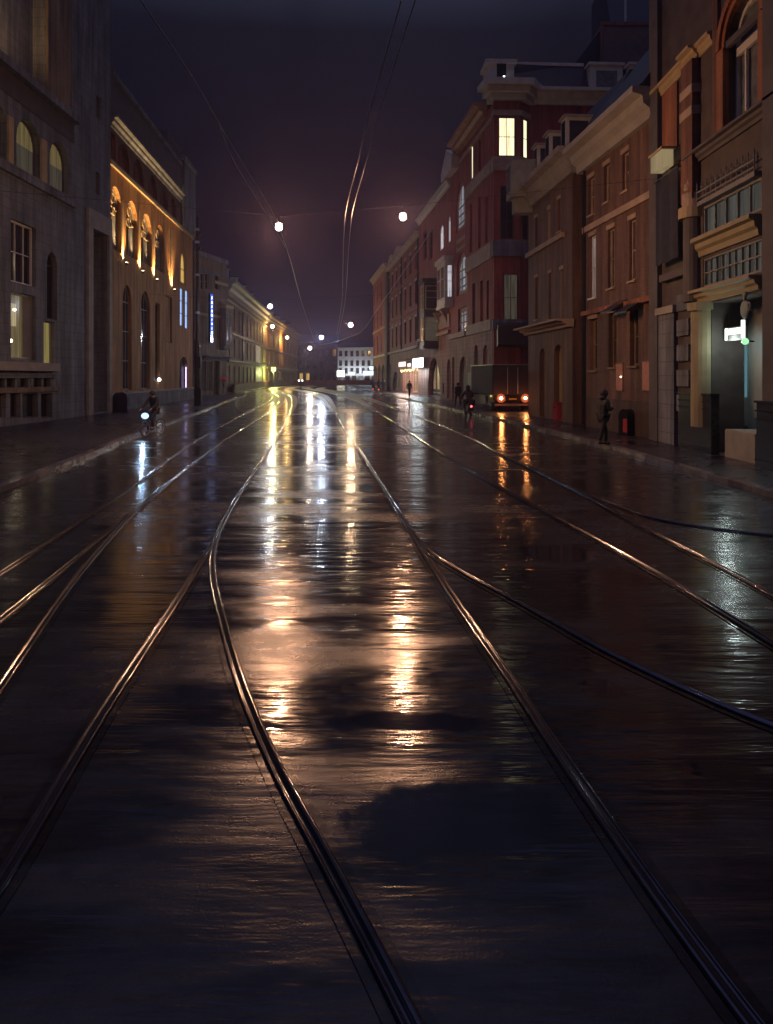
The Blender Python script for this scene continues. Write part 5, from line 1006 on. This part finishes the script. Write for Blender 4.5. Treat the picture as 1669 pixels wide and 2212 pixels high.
def person(label, loc, rz, pose='stand', coat=0, scale=1.0, hood=False, long=False, seat=.98, group=None):
    t = thing('person', label, 'person', loc, rz, group); t.scale = (scale,) * 3
    if pose == 'ride':
        p = Vector((0, .16, seat + .04)); j = dict(pel=p, sp=p + Vector((0, -.04, .22)), ch=p + Vector((0, -.12, .44)), nk=p + Vector((0, -.17, .57)), hd=p + Vector((0, -.21, .68)), tp=p + Vector((0, -.19, .79)))
        for s, n in ((-1, 'l'), (1, 'r')):
            j['sh' + n] = j['ch'] + Vector((s * .18, 0, .04)); j['el' + n] = p + Vector((s * .27, -.30, .26)); j['wr' + n] = Vector((s * .24, -.46, seat + .13))
            k = -.34 if s < 0 else -.28; j['hp' + n] = p + Vector((s * .10, -.02, -.02)); j['kn' + n] = Vector((s * .13, k, seat - .30 + (.08 if s > 0 else -.06))); j['an' + n] = Vector((s * .13, -.06 if s < 0 else -.16, .2 if s < 0 else .36)); j['to' + n] = j['an' + n] + Vector((s * .01, -.19, -.06))
    else:
        st = .0 if pose == 'stand' else .22
        j = dict(pel=Vector((0, 0, .94)), sp=Vector((0, .01, 1.14)), ch=Vector((0, 0, 1.36)), nk=Vector((0, -.01, 1.50)), hd=Vector((0, -.045, 1.62)), tp=Vector((0, -.02, 1.73)))
        for s, n in ((-1, 'l'), (1, 'r')):
            j['sh' + n] = Vector((s * .18, 0, 1.41)); sw = s * st * .6; j['el' + n] = Vector((s * .245, .04 + sw * .5, 1.13)); j['wr' + n] = Vector((s * .25, -.07 + sw, .90))
            if pose == 'phone': j['el' + n] = Vector((s * .24, -.02, 1.14)); j['wr' + n] = Vector((s * .08, -.30, 1.20 + .02 * s))
            if pose == 'hold' and s > 0: j['el' + n] = Vector((.22, -.10, 1.16)); j['wr' + n] = Vector((.14, -.26, 1.30))
            j['hp' + n] = Vector((s * .095, 0, .90)); j['kn' + n] = Vector((s * .10, -.02 - s * st * .7, .50)); j['an' + n] = Vector((s * .105, .03 - s * st, .09 + (.05 if s * st < 0 else 0))); j['to' + n] = j['an' + n] + Vector((s * .03, -.17, -.055))
    names = list(j); idx = {n: i for i, n in enumerate(names)}; V = [tuple(v) for v in j.values()]
    R = {'pel': .125, 'sp': .11, 'ch': .125, 'nk': .052, 'hd': (.082, .092), 'tp': .05}
    for n in 'lr': R.update({'sh' + n: .062, 'el' + n: .045, 'wr' + n: .03, 'hp' + n: .085, 'kn' + n: .06, 'an' + n: .04, 'to' + n: .032})
    E = [('pel', 'sp'), ('sp', 'ch'), ('ch', 'nk'), ('nk', 'hd'), ('hd', 'tp')]
    for n in 'lr': E += [('ch', 'sh' + n), ('sh' + n, 'el' + n), ('el' + n, 'wr' + n), ('pel', 'hp' + n), ('hp' + n, 'kn' + n), ('kn' + n, 'an' + n), ('an' + n, 'to' + n)]
    EI = [(idx[a], idx[b]) for a, b in E]; RR = [R[n] for n in names]
    for n, s in (('l', -1), ('r', 1)):          # hands: palm, four fingers, thumb
        w = j['wr' + n]; dr = (w - j['el' + n]).normalized(); side = Vector((0, 1, 0)).cross(dr); side = side.normalized() if side.length > .1 else Vector((1, 0, 0)); fw = Vector((0, -1, 0)) if abs(dr.z) > .5 else Vector((0, 0, -1))
        pc = w + dr * .06; V.append(tuple(pc)); RR.append((.038, .02)); ip = len(V) - 1; EI.append((idx['wr' + n], ip))
        for q, (o, l) in enumerate(((-.03, .062), (-.01, .075), (.01, .07), (.03, .055))):
            b = pc + fw * o + dr * .04; m2 = b + dr * l * .5; e2 = b + dr * l * .85 - side * s * .02
            V += [tuple(m2), tuple(e2)]; RR += [.009, .008]; EI += [(ip, len(V) - 2), (len(V) - 2, len(V) - 1)]
        V += [tuple(w + fw * .045 + dr * .05)]; RR += [.011]; EI += [(ip, len(V) - 1)]
    hd = j['hd']; V += [tuple(hd + Vector((0, -.105, -.005)))]; RR += [.014]; EI += [(idx['hd'], len(V) - 1)]
    skin('body', V, EI, RR, SKIN, t)
    def part(nm, keys, edges, rad, mat, extra=()):
        VV = [tuple(j[k]) for k in keys] + [tuple(e[0]) for e in extra]; EE = [(keys.index(a), keys.index(b)) for a, b in edges]; rr = [rad[k] for k in keys]
        for q, e in enumerate(extra): EE.append((keys.index(e[1]), len(keys) + q)); rr.append(e[2])
        return skin(nm, VV, EE, rr, mat, t)
    ck = ['sp', 'pel', 'ch', 'shl', 'shr', 'ell', 'elr', 'wrl', 'wrr', 'nk']; ce = [('sp', 'pel'), ('sp', 'ch'), ('ch', 'shl'), ('ch', 'shr'), ('shl', 'ell'), ('shr', 'elr'), ('ell', 'wrl'), ('elr', 'wrr'), ('ch', 'nk')]
    cr = dict(sp=(.165, .145), pel=(.185, .16), ch=(.175, .15), shl=.09, shr=.09, ell=.068, elr=.068, wrl=.052, wrr=.052, nk=.075)
    ex = [(j['pel'] + Vector((0, .02, -.28)), 'pel', (.20, .17))] if long else []
    part('coat', ck, ce, cr, COATS[coat], ex)
    tk = ['pel', 'hpl', 'hpr', 'knl', 'knr', 'anl', 'anr']; part('trousers', tk, [('pel', 'hpl'), ('pel', 'hpr'), ('hpl', 'knl'), ('hpr', 'knr'), ('knl', 'anl'), ('knr', 'anr')], dict(pel=.14, hpl=.105, hpr=.105, knl=.075, knr=.075, anl=.06, anr=.06), TROU)
    for n in 'lr':
        a, b = j['an' + n], j['to' + n]; skin('shoe', [tuple(a + Vector((0, .05, -.04))), tuple(a + Vector((0, -.06, -.045))), tuple(b + Vector((0, -.03, .0)))], [(0, 1), (1, 2)], [(.042, .05), (.048, .045), (.042, .03)], SHOE, t)
    bm = B(); ball(bm, hd + Vector((0, .022, .035)), .118 if not hood else .138, 3, (.9, 1, 1.02)); 
    if hood: ball(bm, j['nk'] + Vector((0, .04, .03)), .12, 2, (1.1, .9, .8))
    mesh_obj('hood' if hood else 'hair', bm, COATS[coat] if hood else HAIR, t, True)
    return t
def bicycle(label, loc, rz, head=None, tail=None, group=None, spokes=True):
    t = thing('bicycle', label, 'bicycle', loc, rz, group)
    for y in (-.54, .54):
        bm = B(); torus(bm, (0, y, .345), .325, .02, 'x', 28, 6); wh = mesh_obj('wheel', bm, TYRE, t); bm = B(); torus(bm, (0, y, .345), .30, .012, 'x', 28, 5); cyl(bm, (-.05, y, .345), (.05, y, .345), .025, n=8)
        for i in range(14): a = 2 * math.pi * i / 14; cyl(bm, (.02 * (-1) ** i, y, .345), (0, y + .3 * math.cos(a), .345 + .3 * math.sin(a)), .0025, n=4)
        mesh_obj('rim', bm, STEELW, wh)
    bm = B(); bb, hb, st_, rr_, hd_ = (0, .06, .30), (0, -.40, .74), (0, .18, .82), (0, .54, .345), (0, -.44, .92)
    for a, b, r in ((bb, st_, .017), (bb, hb, .018), (hb, (0, .16, .70), .016), (bb, rr_, .011), ((0, .15, .68), rr_, .010), (hb, hd_, .018), (hb, (0, -.54, .345), .014)): cyl(bm, a, b, r, n=8)
    mesh_obj('frame', bm, BLACKM, t)
    bm = B(); cyl(bm, (-.25, -.40, 1.02), (.25, -.40, 1.02), .013, n=8); cyl(bm, (0, -.43, .9), (0, -.40, 1.02), .015, n=8); mesh_obj('handlebar', bm, BLACKM, t)
    bm = B(); ball(bm, (0, .2, .94), .12, 2, (.75, 1.1, .3)); cyl(bm, (0, .18, .8), (0, .2, .93), .014, n=8); mesh_obj('saddle', bm, BLACKM, t)
    bm = B(); torus(bm, (.04, .06, .30), .09, .008, 'x', 18, 5); [cyl(bm, (.05 * s, .06, .30), (.11 * s, .06 + .02 * s, .30 - .16 * s), .01, n=5) for s in (-1, 1)]; mesh_obj('crankset', bm, STEELW, t)
    if head: bm = B(); ball(bm, (0, -.55, .86), head, 2, (1.35, .7, 1)); mesh_obj('headlight', bm, glow('bike_headlight_glow', (.42, .68, 1), 1.7), t)
    if tail: bm = B(); ball(bm, (0, .66, .6), tail, 1); mesh_obj('tail_light', bm, glow('bike_tail_glow', (1, .1, .08), 2.5), t)
    return t
# walker on the right pavement
person('dark figure in a hooded coat standing on the right pavement near the kerb', gp(1303, 962, .12) , math.radians(115), 'phone', 1, 1.07, hood=True, long=True)
# cyclist on the left, coming towards us
cl = Vector((-9.75, 30.9, .0)); ra = math.radians(-16)
person('cyclist in dark clothes riding towards us by the left kerb', cl, ra, 'ride', 0, 1.0, seat=1.02); bicycle('dark bicycle with a bright bluish headlight under the left cyclist', cl, ra, head=.13)
bk = bpy.data.objects['bicycle']; lamp('headlight_lamp', 'SPOT', 35, (.45, .7, 1), cl + Vector((-.2, -.75, .86)), bk, cl + Vector((-1.0, -9, -.2)), spot_size=math.radians(70), spot_blend=.6, shadow_soft_size=.06)
# scooter and rider in front of the truck
sp = gp(1011, 899, 0); ra = math.radians(180 + 7)
person('rider in dark clothes on the scooter beside the truck', sp, ra, 'ride', 0, 1.14, hood=True, seat=.80, long=False)
sc_ = thing('motor_scooter', 'dark motor scooter with a red tail light beside the truck', 'scooter', sp, ra)
for y in (-.62, .58): bm = B(); torus(bm, (0, y, .24), .18, .06, 'x', 20, 8); mesh_obj('wheel', bm, TYRE, sc_)
bm = B(); prism_u(bm, [(-.1, .22), (.62, .3), (.8, .62), (.72, .76), (.0, .74), (-.12, .5)], -.16, .16); bmesh.ops.bevel(bm, geom=bm.edges[:], offset=.05, segments=2, affect='EDGES'); mesh_obj('body', bm, BLACKM, sc_)
bm = B(); prism_u(bm, [(-.5, .25), (-.1, .22), (-.1, .28), (-.42, .32), (-.5, 1.0), (-.58, .98)], -.2, .2); mesh_obj('leg_shield', bm, BLACKM, sc_); bm = B(); box(bm, -.14, .14, -.05, .7, .76, .84); bmesh.ops.bevel(bm, geom=bm.edges[:], offset=.03, segments=2, affect='EDGES'); mesh_obj('seat', bm, TYRE, sc_)
bm = B(); cyl(bm, (-.3, -.5, 1.04), (.3, -.5, 1.04), .018, n=8); cyl(bm, (0, -.62, .3), (0, -.5, 1.04), .03, n=8); mesh_obj('handlebar', bm, BLACKM, sc_); bm = B(); ball(bm, (0, .82, .64), .07, 2); mesh_obj('tail_light', bm, glow('scooter_tail_glow', (1, .12, .16), 2.5), sc_)
person('pedestrian in dark clothes behind the scooter by the arched niche', dp(989, 57.5, .12), math.radians(200), 'walk', 0, 1.06)
person('pedestrian in a greenish coat before the bar with fairy lights', dp(884, 84, .12), math.radians(160), 'walk', 2, 1.05, long=True)
person('far pedestrian nearest the bar door on the right pavement', dp(828, 107, .12), math.radians(170), 'walk', 0, 1.1)
for x, dd, lab in ((806, 108, 'left'), (818, 104, 'right')):
    person('far cyclist seen from behind near the right kerb, the %s one' % lab, dp(x, dd, 0), math.radians(176), 'ride', 0, 1.08, seat=1.0, group='far cyclists near the right kerb'); bicycle('far bicycle with a red tail light, the %s one' % lab, dp(x, dd, 0), math.radians(176), tail=.09, group='far bicycles near the right kerb')
person('tiny pedestrian crossing at the far end of the street', dp(703, 180, 0), math.radians(60), 'walk', 0, 1.05)
person('person in black holding a red umbrella on the far left pavement', dp(479, 96, .12), math.radians(185), 'hold', 0, 1.0, long=True)
um = thing('umbrella', 'open red umbrella held on the far left pavement', 'umbrella', dp(479, 96, .12) + Vector((-.02, .05, 0))); um.scale = (1.12, 1.12, 1.03)
bm = B(); n = 8; top = bm.verts.new((0, 0, 2.2)); r1 = [bm.verts.new((.42 * math.cos(2 * math.pi * i / n), .42 * math.sin(2 * math.pi * i / n), 2.08)) for i in range(n)]; r2 = [bm.verts.new((.72 * math.cos(2 * math.pi * i / n), .72 * math.sin(2 * math.pi * i / n), 1.78)) for i in range(n)]
for i in range(n): k = (i + 1) % n; bm.faces.new((top, r1[i], r1[k])); bm.faces.new((r1[i], r2[i], r2[k], r1[k]))
o = mesh_obj('canopy', bm, pmat('red_nylon', (.9, .05, .06), .45, var=.15), um); so = o.modifiers.new('Solidify', 'SOLIDIFY'); so.thickness = .01
bm = B(); cyl(bm, (0, 0, 1.15), (0, 0, 2.26), .012, n=6); mesh_obj('shaft', bm, BLACKM, um)
# street furniture on the right pavement
RP = pmat('red_enamel', (.40, .05, .06), .4, var=.3)
rounded_bin('dark round-topped bin with a red panel against the brown wall', 'bin', dp(1357, 29.8, .12) , math.radians(-72), .62, 1.05, .5, BLACKM, RP, (.26, .55))
pb = thing('red_box', 'small red box standing at the foot of the arched doors', 'box', dp(1205, 40.0, .12), math.radians(-70)); bm = B(); box(bm, -.24, .24, -.2, .2, 0, .9); bmesh.ops.bevel(bm, geom=bm.edges[:], offset=.03, segments=2, affect='EDGES'); mesh_obj('body', bm, RP, pb); bm = B(); box(bm, -.26, .26, -.22, .22, .9, .96); mesh_obj('lid', bm, RP, pb); bm = B(); box(bm, -.14, .14, -.215, -.2, .65, .7); mesh_obj('slot', bm, BLACKM, pb)

# ---------------------------------------------------------------- night mist
bm = B(); box(bm, -370, 370, -200, 500, -1.0, 60); hz = mesh_obj('haze', bm, None); tag(hz, kind='stuff')
hm = bpy.data.materials.new('night_mist'); hm.use_nodes = True; nt = hm.node_tree; nt.nodes.clear()
ho = N(nt, 'ShaderNodeOutputMaterial'); hv = N(nt, 'ShaderNodeVolumePrincipled'); hv.inputs['Color'].default_value = (.54, .46, .84, 1); hv.inputs['Density'].default_value = .0011; hv.inputs['Anisotropy'].default_value = .78
nt.links.new(hv.outputs[0], ho.inputs['Volume']); hz.data.materials.append(hm)
